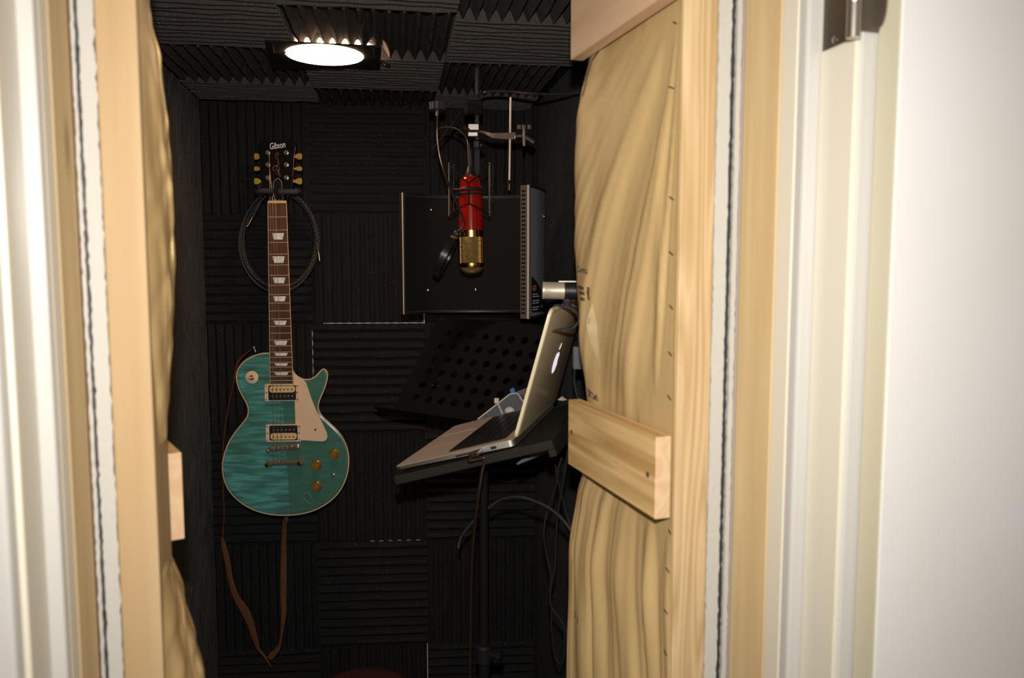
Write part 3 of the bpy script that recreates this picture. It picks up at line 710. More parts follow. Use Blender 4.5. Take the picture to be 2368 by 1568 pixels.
kl = tag(g.build('insulation_batt', M['kraft'], origin=(-0.36, 0.8, 0.02), smooth=60), 'brown kraft paper insulation bulging out behind the left stud', 'insulation')

# ------------------------------------------------------------------ acoustic foam tiles
TS = 0.305
def tile_mesh(name, seed, hp=0.030, fm='foam'):
    rnd = random.Random(seed); N = 12; g = Geo(); S = TS / 2; nl = 8
    base = 0.009
    prof = []
    for k in range(N):
        x0 = -S + 2 * S * k / N; wv = 2 * S / N
        prof += [(x0, 0), (x0 + wv * .12, .12), (x0 + wv * .45, .97), (x0 + wv * .5, 1.0), (x0 + wv * .55, .97), (x0 + wv * .88, .12)]
    prof.append((S, 0))
    wob = [[rnd.gauss(0, 0.0010) for _ in range(N + 1)] for _ in range(nl + 1)]
    hw = [[rnd.gauss(0, 0.0008) for _ in range(N + 1)] for _ in range(nl + 1)]
    rs = []
    for j in range(nl + 1):
        y = -S + 2 * S * j / nl; r = []
        for i, (x, h) in enumerate(prof):
            k = min(i // 6, N)
            r.append(Vector((x + wob[j][k] * h, y, base + (hp - base) * h + hw[j][k] * h)))
        r += [Vector((S, y, 0)), Vector((-S, y, 0))]
        rs.append(r)
    g.rings(rs, True, True)
    o = g.build(name, M[fm]); me = o.data; bpy.data.objects.remove(o); me.name = name; return me
TM = [tile_mesh('acoustic_foam_tile', k, 0.030, 'foam_lit_ceiling') for k in range(4)]      # ceiling
TMB = [tile_mesh('acoustic_foam_tile', k + 9, 0.021) for k in range(4)]                    # back and right
TML = [tile_mesh('acoustic_foam_tile', k + 19, 0.0125, 'foam_lit_left') for k in range(4)]      # left
proto = [None]
def place_tile(c, u, v, n, su, sv, label, group, k):
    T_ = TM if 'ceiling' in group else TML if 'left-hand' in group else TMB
    """c centre on the board; ridges run along v"""
    o = bpy.data.objects.new('acoustic_foam_tile', T_[k % 4]) if proto[0] is None else proto[0].copy()
    if proto[0] is None: proto[0] = o
    o.data = T_[k % 4]
    mt = Matrix((( *(u * su), 0), (*(v * sv), 0), (*n, 0), (0, 0, 0, 1))).transposed(); mt.translation = c
    COL.objects.link(o); o.matrix_world = mt
    tag(o, label, 'foam tile', group); return o
ROWN = ['top', 'second', 'third', 'fourth', 'fifth', 'sixth', 'seventh']
COLN = ['left', 'middle', 'right']
zrow = [ZC - 0.012] + [back(850, y_).z for y_ in (497, 748, 1000, 1250, 1488)]; zrow.append(zrow[-1] - 0.31)
Zv = Vector((0, 0, 1))
cu = [(back(px, 600).x - PB.x) / cos(TB) for px in (470, 721, 981, 1238)]
for r in range(6):
    for c in range(3):
        up = (r + c) % 2 == 0
        u0, u1 = cu[c], cu[c + 1]; z1, z0 = zrow[r], zrow[r + 1]
        if c == 0: u0 += 0.002
        if c == 2: u1 -= 0.002
        zz0 = z0 + (0.0035 if (r, c) in ((1, 1), (3, 1)) else 0.0); uu1 = u1 - (0.003 if (r, c) in ((1, 1), (5, 1), (2, 0)) else 0.0)
        cc = PB + UB * ((u0 + uu1) / 2) + Zv * ((z1 + zz0) / 2) + NB * 0.0005
        su, sv = (uu1 - u0) / TS, (z1 - zz0) / TS
        lb = 'charcoal foam tile with %s ridges, back wall, %s row from ceiling, %s column' % ('upright' if up else 'level', ROWN[r], COLN[c])
        if up: place_tile(cc, UB, Zv, NB, su, sv, lb, 'foam tiles on the back wall', r + c)
        else: place_tile(cc, Zv, -UB, NB, sv, su, lb, 'foam tiles on the back wall', r + c)
# slivers of pale wall that show between some tiles
def sliver(n, ua, ub, za, zb):
    g = Geo(); o = PB + UB * ua + Zv * za + NB * 0.0002; g.obox(o, UB * (ub - ua), Zv * (zb - za), NB * 0.008)
    struct(g.build(n, M['drywall']), 'white wall showing through a gap between foam tiles')
sliver('trim_11', cu[1] + .03, cu[2], zrow[2] + .0004, zrow[2] + .003)
sliver('trim_12', cu[2] - .0026, cu[2] - .0004, zrow[2], zrow[2] + .035)
sliver('trim_13', cu[1] - .0026, cu[1] - .0004, zrow[2] - .17, zrow[2] - .02)
sliver('trim_14', cu[1] + .15, cu[2] - .01, zrow[4] + .0004, zrow[4] + .0016)
sliver('trim_15', cu[2] - .0026, cu[2] - .0004, zrow[6], zrow[5])
# side walls: columns beside the back corner
for side, P0, n, cols in (('left', CL, SB, 2), ('right', CR + SB * 0.02, -SB, 2)):
    for r in range(6):
        for c in range(cols):
            z1, z0 = zrow[r], zrow[r + 1]
            off = 0.041 + TS * (c + .5)
            if side == 'right': off += 0.006
            cc = P0 - GB * off + Zv * ((z0 + z1) / 2) + n * 0.0045
            sv = (z1 - z0) / TS
            d = GB if side == 'right' else -GB
            lb = 'charcoal foam tile, upright ridges, %s-hand booth wall, %s row from ceiling, %s from back corner' % (side, ROWN[r], ('first', 'second', 'third')[c])
            if side == 'left': place_tile(cc, -d, Zv, n, 1.0, sv, lb.replace('upright', 'shallow upright').replace('charcoal ', ''), 'foam tiles on the left-hand booth wall', r + c)
            else: place_tile(cc, -d, Zv, n, 1.0, sv, lb, 'foam tiles on the right-hand booth wall', r + c)
# ceiling: rows run a little askew
PC = radians(8.6); RC = Vector((cos(PC), sin(PC), 0)); GC = Vector((-sin(PC), cos(PC), 0)); ND = Vector((0, 0, -1))
anc = atz(1030, 138, 1.995); anc.z = ZC - 0.0005     # near-left corner of the right column's third row
rows = [(-2, -1), (-1, 0), (0, 1), (1, 2.02 - 0.30)]
rows = [(-2.0, -1.0), (-1.0, 0.0), (0.0, 1.0), (1.0, 1.74)]
rn = ['nearest-doorway', 'second-from-doorway', 'third-from-doorway', 'against-back-wall']
for r, (a, b) in enumerate(rows):
    for c in range(4):
        if c == 3 : continue
        x0 = (c - 2) * TS
        shift = -0.035 if c == 0 else (0 if c == 1 else 0.02)
        wide = 1.0
        if c == 2: wide = 0.93 if r < 2 else 0.86
        depthwise = (r + c) % 2 == 0
        ga, gb = a * TS + shift, b * TS + shift
        if r == 3: gb = (1.635 - (0.08 if c == 0 else 0) - (0.03 if c == 2 else 0)) * TS
        cc = anc + RC * (x0 + TS * wide / 2) + GC * ((ga + gb) / 2); cc.z = ZC - 0.0005
        su, sv = wide * .997, (gb - ga) / TS * .997
        lb = 'charcoal foam ceiling tile, %s ridges, %s row, %s column' % ('front-to-back' if depthwise else 'side-to-side', rn[r], COLN[c])
        if (r, c) == (1, 1):      # this tile is cut round the lamp
            cut = (atz(750, 112, ZC - .03) - anc).dot(GC); xs = (atz(884, 100, ZC - .03) - anc).dot(RC); g = Geo()
            for xa, xb, ya, yb in ((x0, xs, ga, cut), (xs + .0005, x0 + TS * wide, ga, gb)):
                c_ = anc + RC * ((xa + xb) / 2) + GC * ((ya + yb) / 2); k = max(1, round((xb - xa) / TS * 12))
                me = TM[1]; nv = len(me.vertices)
                vs = []
                for v_ in me.vertices:
                    fx = v_.co.x / TS + .5
                    vs.append((fx, v_.co.y / TS, v_.co.z))
                # keep whole ridges only: reuse the first k of twelve
                w_ = (xb - xa)
                P_ = []
                base_i = [i for i, v_ in enumerate(vs)]
                fac = 12.0 / k
                pts_ = [c_ - RC * (w_ * (min(max(fx * fac, 0), 1) - .5)) + GC * (fy * (yb - ya)) + ND * fz_ for fx, fy, fz_ in vs]
                fs_ = [list(p.vertices) for p in me.polygons if sum(vs[i][0] for i in p.vertices) / len(p.vertices) < k / 12 + 1e-6 and len(p.vertices) == 4]
                g.add(pts_, fs_)
                for yy in (-.5, .5):
                    prof_ = [i for i in range(nv) if abs(vs[i][1] - yy) < 1e-4 and vs[i][0] <= k / 12 + .004 and vs[i][2] > .0005]
                    prof_.sort(key=lambda i: vs[i][0])
                    for i, j in zip(prof_, prof_[1:]):
                        A1, B1 = pts_[i], pts_[j]; g.add([A1, B1, Vector((B1.x, B1.y, ZC - .0005)), Vector((A1.x, A1.y, ZC - .0005))], [(0, 1, 2, 3)])
            o = g.build('acoustic_foam_tile', M['foam_lit_ceiling'], origin=cc)
            tag(o, lb + ', cut around the lamp', 'foam tile', 'foam tiles on the ceiling'); continue
        if depthwise: place_tile(cc, -RC, GC, ND, su, sv, lb, 'foam tiles on the ceiling', r + c)
        else: place_tile(cc, GC, RC, ND, sv, su, lb, 'foam tiles on the ceiling', r + c + 1)

# ------------------------------------------------------------------ ceiling lamp: a trim hanging on its springs
ZL = 1.9865
c4 = [atz(612, 97, ZL), atz(882, 110, ZL), atz(879, 161, ZL), atz(630, 160, ZL)]
lc = atz(751, 127, ZL)
lamp = thing('ceiling_light', 'lit ceiling light hanging open below the foam on a black square trim', 'ceiling light', lc)
g = Geo(); g.prism(c4, (0, 0, 0.004)); lab(g.build('trim_plate', M['matte_black'], lamp), 'black square trim plate')
g = Geo(); g.lathe(lc - Vector((0, 0, 0.0003)), (0, 0, -1), [(0, 0.0785), (0.0012, 0.0775), (0.0015, 0.0)], 48, cap=False)
lab(g.build('lamp_lens', M['lens_glow'], lamp, smooth=True), 'round glowing frosted lens')
oc = Vector((lc.x + .004, lc.y + .062, ZC - .0012))
g = Geo(); g.lathe(oc, (0, 0, -1), [(0, .092), (.004, .092), (.004, .084)], 40, cap=False); lab(g.build('ceiling_ring', M['reflector'], lamp, smooth=30), 'white ring of the opening above the trim')
g = Geo(); g.lathe(oc, (0, 0, -1), [(.001, .084), (.012, .075), (.021, .05), (.025, 0.0)], 40, cap=False); lab(g.build('lit_opening', M['bulb'], lamp), 'glowing opening above the trim')
zi = ZL - 0.002
def wire(pts, r, n, m, par): 
    g = Geo(); g.tube(pts, r, 6); return g.build(n, M[m], par, smooth=True)
W = lambda px, py, dz=0.0: atz(px, py, ZL - 0.003 + dz)
wire([W(632, 104), W(633, 119), W(668, 120.5), W(680, 119.5), W(683, 121), W(676, 123), W(634, 122)], 0.0011, 'spring_clip', 'chrome', lamp)
wire([W(865, 112), W(865, 129), W(896, 149), W(899, 153), W(893, 152), W(863, 133)], 0.0011, 'spring_clip', 'chrome', lamp)
wire([W(890, 148.5), W(902, 152)], 0.0026, 'clip_tip', 'gold', lamp)
# ties that carry the trim up to the ceiling
for px, py in ((640, 150), (872, 152), (630, 103), (870, 112)):
    p = atz(px, py, ZL + 0.003); wire([p, Vector((p.x, p.y, ZC))], 0.0012, 'support_wire', 'black', lamp)

# ================================================================== GUITAR
YG = 2.005
def G(px, py, d=0.0): return aty(px, py, YG + d)   # d > 0: behind the top
c5 = lambda L: [(480 + x / 3.0157, 720 + y / 3.0157) for x, y in L]
outl = c5([(440, 287), (400, 287), (360, 293), (310, 310), (265, 335), (230, 368), (207, 405), (196, 450), (200, 495), (215, 545), (240, 595), (262, 635), (275, 665), (279, 695), (274, 725), (255, 758), (225, 795), (185, 845), (150, 900), (125, 955), (108, 1010), (99, 1065), (100, 1120), (112, 1180), (140, 1245), (185, 1300), (245, 1350), (320, 1390), (400, 1415), (480, 1426), (560, 1427), (640, 1420), (720, 1402), (790, 1372), (855, 1330), (910, 1277), (950, 1215), (975, 1150), (988, 1085), (990, 1020), (980, 960), (955, 895), (915, 835), (860, 780), (810, 735), (785, 700), (777, 665), (785, 625), (803, 580), (822, 535), (835, 490), (842, 450), (838, 422), (825, 403), (805, 398), (785, 412), (760, 440), (735, 460), (700, 470), (660, 465), (625, 445), (604, 420), (596, 400)])
outl = [(p.x, p.z) for p in smooth_path([Vector((x, 0, y)) for x, y in outl], 3)]
guitar = thing('electric_guitar', 'teal flame-top electric guitar hanging by its neck on the back wall', 'guitar', G(661, 1030))
def inset(o, k):
    """shrink a closed pixel outline by k pixels along its normals"""
    n = len(o); A_ = sum(o[i][0] * o[(i + 1) % n][1] - o[(i + 1) % n][0] * o[i][1] for i in range(n)); sg = 1 if A_ > 0 else -1; r = []
    for i in range(n):
        (x0, y0), (x1, y1) = o[i - 1], o[(i + 1) % n]; dx, dy = x1 - x0, y1 - y0; L = sqrt(dx * dx + dy * dy) or 1
        r.append((o[i][0] - sg * dy / L * k, o[i][1] + sg * dx / L * k))
    return r
g = Geo(); ol = outl
g.rings([[G(x, y, 0.006) for x, y in inset(ol, 0.5)], [G(x, y, 0.040) for x, y in ol], [G(x, y, 0.046) for x, y in inset(ol, 5)]])
g.build('body_back', M['mahogany'], guitar, smooth=30)
g = Geo(); g.rings([[G(x, y, 0.0008) for x, y in inset(ol, 0.2)], [G(x, y, 0.0) for x, y in inset(ol, .5)], [G(x, y, 0.0) for x, y in inset(ol, 3.2)], [G(x, y, 0.006) for x, y in inset(ol, 3.2)], [G(x, y, 0.006) for x, y in inset(ol, 0.2)]], cap=False)
n_ = len(ol); g.build('binding', M['binding'], guitar)
g = Geo(); g.rings([[G(x, y, 0.0058) for x, y in inset(ol, 3.0)], [G(x, y, 0.0003) for x, y in inset(ol, 3.0)], [G(x, y, -0.0012) for x, y in inset(ol, 7)]])
g.build('flame_top', M['flame'], guitar)
# neck and headstock
g = Geo()
nl_, nr_ = lambda y: lerp(619.5, 625, (y - 465) / 421), lambda y: lerp(662, 677.5, (y - 465) / 421)
rs = []
for y in (464, 470, 560, 700, 830, 890):
    a, b = nl_(y), nr_(y); rs.append([G(a, y, 0.0), G(b, y, 0.0), G(b - 1, y, 0.010), G(lerp(a, b, .75), y, 0.020), G(lerp(a, b, .25), y, 0.020), G(a + 1, y, 0.010)])
g.rings(rs); g.build('neck', M['mahogany'], guitar, smooth=50)
hs = [(619, 466), (617, 456), (606, 436), (602, 404), (600, 362), (596, 338), (599, 328), (610, 324), (624, 330), (639, 322), (655, 330), (669, 324), (681, 328), (684, 338), (680, 362), (678, 404), (675, 436), (665, 456), (663, 466)]
g = Geo(); g.prism([G(x, y, 0.008 + (466 - y) * 0.00015) for x, y in hs], (0, 0.014, 0))
head = g.build('headstock', mat('black_headstock_lacquer', (0.006, 0.006, 0.006), 0.25, spec=0.3), guitar, bevel=0.001)
HY = lambda x, y, d=0: G(x, y, 0.008 + (466 - y) * 0.00015 - d)
g = Geo(); text_geo(g, 'Gibson', HY(624, 346, .0008), HY(660, 341.5) - HY(624, 346.5), (0, 0, 1), 0.0165, width=0.040)
lab(g.build('lettering', M['white_print'], head), 'white pearl lettering')
sc_ = [[(637, 399), (648, 408.5), (646, 398)], [(646, 404), (643, 397), (646, 393)], [(640, 390), (634, 396), (631, 391), (633, 385), (639, 383), (645, 386), (646, 391), (640, 396)], [(641, 392), (640, 385), (646, 379)], [(636, 386), (644, 380), (643, 374), (639, 374)], [(643, 377), (643, 368), (636, 366)], [(644, 370), (636, 363)], [(637, 360), (643, 362), (642, 357), (637, 358), (636, 361)], [(637, 355), (643, 357), (643, 353), (638, 354)]]
g = Geo()
for ln in sc_: g.tube(smooth_path([HY(x, y, .0006) for x, y in ln], 4), 0.00055, 5)
lab(g.build('script', M['gold_print'], head), 'gold script running up the headstock')
bell = [(630, 463), (629, 459), (632, 452), (633, 440), (632, 425), (635, 418), (639, 414), (642, 413), (646, 414), (649, 418), (652, 425), (651, 440), (652, 450), (655, 459), (653, 463), (645, 462), (641, 464), (637, 462)]
g = Geo(); g.prism([HY(x, y, 0.001) for x, y in bell], (0, 0.001, 0)); trc = g.build('rod_cover', M['matte_black'], head)
g = Geo(); bl = smooth_path([HY(x, y, 0.0015) for x, y in bell + bell[:1]], 3); g.tube(bl, 0.0005, 5); lab(g.build('cover_border', M['grey_print'], trc), 'white border line')
for y in (353, 381, 411):
    for x in (619.5, 662):
        g = Geo(); p = HY(x, y); g.lathe(p, (0, -1, 0), [(0, 0.0062), (0.002, 0.0062), (0.0025, 0.0042), (0.009, 0.0038), (0.0105, 0.003), (0.011, 0.0)], 16, cap=False); g.build('tuning_post', M['hardware'], guitar, smooth=True)
for side in (0, 1):
    for k, y in enumerate((361.5, 390, 419)):
        a, b = (607, 587) if side == 0 else (676, 697.5); h = 7.6 if k != 1 else 5.5
        sg = -1 if side == 0 else 1
        g = Geo(); root = HY(a - sg * 2, y, -0.010); g.tube([HY(a - sg * 8, y, -0.012), HY(a + sg * 2, y, -0.010)], 0.0022, 10); tn = g.build('tuner_shaft', M['chrome'], guitar, smooth=True)
        o = [(a + sg * 1, y - h * .42), (lerp(a, b, .35), y - h * .55), (lerp(a, b, .6), y - h * .95), (b - sg * 1.5, y - h), (b, y - h * .5), (b, y + h * .5), (b - sg * 1.5, y + h), (lerp(a, b, .6), y + h * .95), (lerp(a, b, .35), y + h * .55), (a + sg * 1, y + h * .42)]
        g = Geo(); g.prism([HY(px, py, -0.006) for px, py in o], (0, 0.008, 0)); g.build('tuner_button', M['tuner_green'], tn, bevel=0.0015)
# fretboard
ff = -0.0035
g = Geo(); g.hexa([G(619.5, 465, 0), G(662, 465, 0), G(677.5, 886, -0.001), G(625, 886, -0.001), G(619.5, 465, ff), G(662, 465, ff), G(677.5, 886, ff - .002), G(625, 886, ff - .002)])
fb = g.build('fretboard', M['rosewood'], guitar)
fz = lambda y: ff - .002 * (y - 465) / 421
for x0, x1, nm in ((619.5, 625, 1), (662, 677.5, -1)):
    g = Geo(); g.tube([G(x0, 466, fz(466) + .0008), G(x1, 886, fz(886) + .0008)], 0.0012, 6); g.build('fretboard_binding', M['binding'], fb)
for y in (501.7, 532, 560.6, 587.7, 612.9, 636.5, 659.5, 681, 701, 719, 737, 754.5, 770.4, 786, 800, 814, 826.4, 837.7, 849, 860, 870, 880):
    g = Geo(); g.tube([G(nl_(y) + .5, y + .4, fz(y) - .0003), G(nr_(y) - .5, y - .2, fz(y) - .0003)], 0.0010, 6); g.build('fret', M['fret_wire'], fb, smooth=True)
for (a, b) in ((539, 554), (592.5, 608), (641.8, 655), (685, 697), (741.5, 751.5), (788, 798), (816, 823), (840, 846), (861, 867.5)):
    xl, xr = nl_(a), nr_(a); wd = xr - xl; cx = (xl + xr) / 2 + .3; h = wd * .31
    g = Geo(); g.prism([G(cx - h, a, fz(a) - .0002), G(cx + h, a, fz(a) - .0002), G(cx + h * .78, b, fz(b) - .0002), G(cx - h * .78, b, fz(b) - .0002)], (0, 0.001, 0)); g.build('fret_inlay', M['pearl'], fb)
g = Geo(); g.hexa([G(619.5, 464, 0), G(662.5, 464, 0), G(662.5, 470, 0), G(619.5, 470, 0), G(619.5, 464, -.006), G(662.5, 464, -.006), G(662.5, 470, -.005), G(619.5, 470, -.005)]); g.build('nut', M['bone'], guitar, bevel=0.0006)
# pickguard
pg = c5([(597, 430), (612, 440), (635, 456), (668, 478), (684, 495), (692, 515), (722, 603), (760, 700), (800, 780), (830, 845), (836, 872), (832, 890), (818, 904), (800, 908), (730, 904), (640, 898), (614, 890), (612, 785), (607, 620), (600, 505)])
g = Geo(); g.prism([G(x, y, -0.0060) for x, y in pg], (0, 0.0022, 0)); pgo = g.build('pickguard', M['cream'], guitar, bevel=0.0004)
g = Geo(); g.lathe(G(480 + 752 / 3.0157, 720 + 825 / 3.0157, -0.006), (0, -1, 0), [(0, .003), (.0008, .0028)], 12); g.build('pickguard_screw', M['nickel'], pgo)
# pickups
def roundrect(x0, y0, x1, y1, r, n=5):
    o = []
    for cx, cy, a0 in ((x1 - r, y0 + r, -90), (x1 - r, y1 - r, 0), (x0 + r, y1 - r, 90), (x0 + r, y0 + r, 180)):
        o += [(cx + r * cos(radians(a0 + 90 * k / n)), cy + r * sin(radians(a0 + 90 * k / n))) for k in range(n + 1)]
    return o
def rotp(L, c, a): return [(c[0] + (x - c[0]) * cos(a) - (y - c[1]) * sin(a), c[1] + (x - c[0]) * sin(a) + (y - c[1]) * cos(a)) for x, y in L]
def pickup(box, inner, ya, yb, cream_top, name_lab):
    x0, y0, x1, y1 = box; c = ((x0 + x1) / 2, (y0 + y1) / 2); a = radians(-.7)
    g = Geo(); g.prism([G(x, y, -0.0085) for x, y in rotp(roundrect(*box, 2), c, a)], (0, 0.008, 0))
    ring = lab(g.build('pickup', M['bobbin'] if False else M['cream'], guitar, bevel=0.0006), name_lab)
    i0, j0, i1, j1 = inner
    g = Geo(); g.prism([G(x, y, -0.0092) for x, y in rotp(roundrect(i0, j0, i1, j1, 3), c, a)], (0, 0.001, 0)); g.build('pickup_well', M['black'], ring)
    jm = (j0 + j1) / 2
    for top in (True, False):
        q = (i0 + 2, j0 + 1.5, i1 - 2, jm - .3) if top else (i0 + 2, jm + .3, i1 - 2, j1 - 1.5)
        g = Geo(); g.prism([G(x, y, -0.0120) for x, y in rotp(roundrect(*q, 6.5), c, a)], (0, 0.0035, 0)); bo = g.build('bobbin', M['bobbin'] if top == cream_top else M['black'], ring, bevel=0.0004)
        yy = ya if top else yb
        for k in range(6):
            px = lerp(i0 + 9.5, i1 - 9, k / 5); p = rotp([(px, yy)], c, a)[0]
            g = Geo(); g.lathe(G(*p, -0.0120), (0, -1, 0), [(0, .0026), (.0008, .0024), (.0012, .001)], 10); g.build('pole_screw', M['hardware'], bo, smooth=True)
    for px, py in ((x0 + 3.5, y0 + 4), (x0 + 4.5, c[1]), (x0 + 3.5, y1 - 4), (x1 - 4, y0 + 4), (x1 - 4.5, c[1]), (x1 - 4, y1 - 4)):
        g = Geo(); g.lathe(G(*rotp([(px, py)], c, a)[0], -0.0085), (0, -1, 0), [(0, .002), (.0007, .0018)], 10); g.build('ring_screw', M['nickel'], ring)
pickup((611.8, 888.5, 691.5, 927.5), (620.5, 891, 684.5, 925.5), 900.5, 916.5, True, 'neck pickup in a cream ring, cream bobbin uppermost')
pickup((614.5, 982, 696, 1021.5), (623, 984, 688, 1018.5), 994.5, 1010, False, 'bridge pickup in a cream ring, black bobbin uppermost')
# bridge and tailpiece
def bar(a, b, r0, d, prof):
    p, q = G(*a, d), G(*b, d); g = Geo(); g.tube([lerp(p, q, t) for t, _ in prof], [r0 * k for _, k in prof], 14); return g
g = bar((619, 1039.5), (695, 1032), 0.0075, -0.010, [(0, .6), (.04, .95), (.1, 1), (.9, 1), (.96, .95), (1, .6)])
br = g.build('bridge', M['hardware'], guitar, smooth=True)
for k in range(6):
    t = 0.16 + k * 0.136; p = lerp(G(619, 1039.5, -0.016), G(695, 1032, -0.016), t) + Vector((0, 0, 0.002 * sin(k * 2)))
    g = Geo(); g.box((p.x - .0034, p.y - .002, p.z - .004), (p.x + .0034, p.y + .003, p.z + .004)); g.build('saddle', M['hardware'], br, bevel=.0008)
for px, py in ((622.5, 1039.5), (691.5, 1032)):
    g = Geo(); g.lathe(G(px, py, -0.001), (0, -1, 0), [(0, .006), (.012, .006), (.017, .004), (.018, .001)], 14); g.build('bridge_post', M['hardware'], br, smooth=True)
g = bar((616, 1072.2), (702, 1067.8), 0.0085, -0.010, [(0, .7), (.02, 1.05), (.14, 1.05), (.16, .85), (.84, .85), (.86, 1.05), (.98, 1.05), (1, .7)])
tp = g.build('tailpiece', M['hardware'], guitar, smooth=30)
for px, py in ((622, 1072), (697, 1068)):
    g = Geo(); g.lathe(G(px, py, -0.001), (0, -1, 0), [(0, .0075), (.014, .0075), (.0195, .005), (.0205, .001)], 16); g.build('tailpiece_stud', M['gold'], tp, smooth=True)
# controls
for (px, py) in ((772.8, 1050), (732.7, 1075.5), (732.7, 1124.6)):
    g = Geo(); g.lathe(G(px, py, -0.001), (0, -1, 0), [(0, .0122), (.003, .0122), (.004, .0112), (.012, .0098), (.0128, .0088), (.0118, .0075), (.0118, .004), (.0135, .003), (.0135, 0)], 28, cap=False); k_ = g.build('control_knob', M['amber'], guitar, smooth=25)
    g = Geo(); g.lathe(G(px, py, -0.001), (0, -1, 0), [(0, .0135), (.0012, .013), (.0014, .0118)], 28); g.build('knob_skirt', M['gold'], k_, smooth=True)
g = Geo(); g.lathe(G(770.8, 1098, -0.001), (0, -1, 0), [(0, .0052), (.003, .0048), (.003, .003), (.008, .0028), (.008, 0)], 16, cap=False); g.build('mini_switch', M['nickel'], guitar, smooth=30)
cg_ = ((702, 1146), (704, 1141), (711, 1139), (715, 1141), (723, 1156), (724, 1160), (718, 1163), (711, 1162), (703, 1153))
g = Geo(); g.tube([G(x, y, -0.0019) for x, y in cg_ + cg_[:1]], .0007, 6); lab(g.build('clear_rim', M['clear_edge'], guitar, smooth=True), 'pale rim of a small clear plastic piece under the lowest knob')
g = Geo(); g.prism([G(x, y, -0.0016) for x, y in ((702, 1146), (704, 1141), (711, 1139), (715, 1141), (723, 1156), (724, 1160), (718, 1163), (711, 1162), (703, 1153))], (0, 0.0004, 0)); lab(g.build('clear_guard', M['clear'], guitar), 'small clear plastic piece under the lowest knob')
g = Geo(); g.lathe(G(582.8, 872.5, -0.0012), (0, -1, 0), [(0, .0166), (.0014, .0164), (.0018, .0155), (.0018, .006)], 36, cap=False); sw = g.build('toggle_plate', M['cream'], guitar, smooth=30)
g = Geo(); g.lathe(G(583.5, 873, -0.0012), (0, -1, 0), [(0, .0062), (.005, .006), (.0055, .004)], 18); g.build('toggle_nut', M['nickel'], sw, smooth=30)
g = Geo(); g.tube([G(583, 873, -0.006), G(578, 874.5, -0.014), G(574, 875.5, -0.020)], [.0022, .0032, .0036], 10); lab(g.build('toggle_tip', M['bobbin'], sw, smooth=True), 'cream toggle tip')
g = Geo(); g.lathe(G(589.5, 809.5, 0.02), Vector((-.35, 0, 1)), [(-.006, .004), (.004, .004), (.006, .007), (.009, .007), (.010, .004)], 14); lab(g.build('strap_button', M['hinge_leaf'], guitar, smooth=30), 'chrome strap button on the shoulder')
# three bass strings are on the guitar
for k, (xb, xn, yp) in enumerate(((631.2, 624.5, 353), (640.3, 630.5, 381), (649.5, 637, 411))):
    g = Geo(); pts = [G(xb + 2, 1068, -0.018), G(xb + .8, 1037, -0.0185), G(xb - .2, 886, -0.0125), G(xn, 467, -0.0068), HY(lerp(xn, 622, .5), lerp(467, yp, .6), 0.002), HY(622, yp, 0.006)]
    g.tube(pts, 0.00062 - k * .00008, 6); g.build('string', M['string'], guitar, smooth=True)

# wall hanger
hb = back(642, 440, 0.0)
hang = thing('guitar_hanger', 'dark grey padded yoke hanger holding the guitar neck', 'hanger', hb)
g = Geo(); g.box((hb.x - 0.03, hb.y - 0.050, hb.z - 0.04), (hb.x + 0.03, hb.y - 0.036, hb.z + 0.04)); g.build('wall_plate', M['matte_black'], hang, bevel=0.004)
y0h = G(642, 440, 0.04).y
g = Geo(); g.tube([Vector((hb.x, hb.y - 0.04, hb.z)), Vector((hb.x, y0h, hb.z - .004))], 0.007, 12); g.build('stem', M['black'], hang, smooth=True)
cx = G(642, 440, 0.035)
for (xa, xb, ye) in ((597, 633, 441.5), (687, 646, 443.5)):
    g = Geo(); g.tube(smooth_path([cx, G(xa, 447, 0.032), G(xa - (2 if xa < 640 else -2), 444, 0.012), G(xa, 443, -0.006), G(lerp(xa, xb, .3), ye, -0.0125), G(xb, ye, -0.0125)], 5), 0.0072, 12)
    g.build('arm', M['rubber'], hang, smooth=True)

# leather strap
S6 = lambda x, y: (480 + x / 3.75, 1150 + y / 3.75)
p1 = [(591, 804, 2.5, .03), (570, 816, 3, .05), (548, 842, 4, .056), (541, 880, 3, .06), (534, 915, 3, .06), (526, 955, 3, .06), (518, 1010, 3, .06), (515, 1060, 3, .06), (516, 1125, 3, .06), (518, 1190, 3, .06), (515, 1236, 3, .055)]
p1 += [(*S6(x, y), w_ / 3.75, .05) for x, y, w_ in ((127, 352, 14), (140, 420, 40), (172, 560, 46), (200, 720, 44), (245, 860, 52), (330, 1000, 72), (372, 1100, 62), (415, 1240, 44), (440, 1320, 24), (470, 1355, 20), (505, 1400, 20), (530, 1440, 14), (552, 1482, 8))]
p2 = [(*S6(x, y), w_ / 3.75, d_) for x, y, w_, d_ in ((690, 176, 24, .03), (680, 195, 44, .03), (668, 250, 36, .04), (662, 400, 42, .05), (659, 640, 52, .05), (658, 880, 50, .05), (660, 1010, 44, .05), (646, 1150, 24, .05), (628, 1270, 24, .05), (600, 1330, 40, .05), (565, 1365, 52, .05), (535, 1402, 46, .05))]
def ribbon(g, pts, th=0.0022):
    C_ = smooth_path([Vector((p[0], p[1], 0)) for p in pts], 5); W_ = smooth_path([Vector((p[2], p[3], 0)) for p in pts], 5); P_ = []
    for i, c in enumerate(C_):
        d = C_[min(i + 1, len(C_) - 1)] - C_[max(i - 1, 0)]; d.normalize(); nx, ny = -d.y, d.x; h = max(W_[i].x, 1.2) / 2
        P_.append([G(c.x - nx * h, c.y - ny * h, W_[i].y), G(c.x, c.y, W_[i].y - .0015), G(c.x + nx * h, c.y + ny * h, W_[i].y)])
    g.sheet(P_, (0, th, 0)); return g
g = Geo(); ribbon(g, p1); ribbon(g, p2)
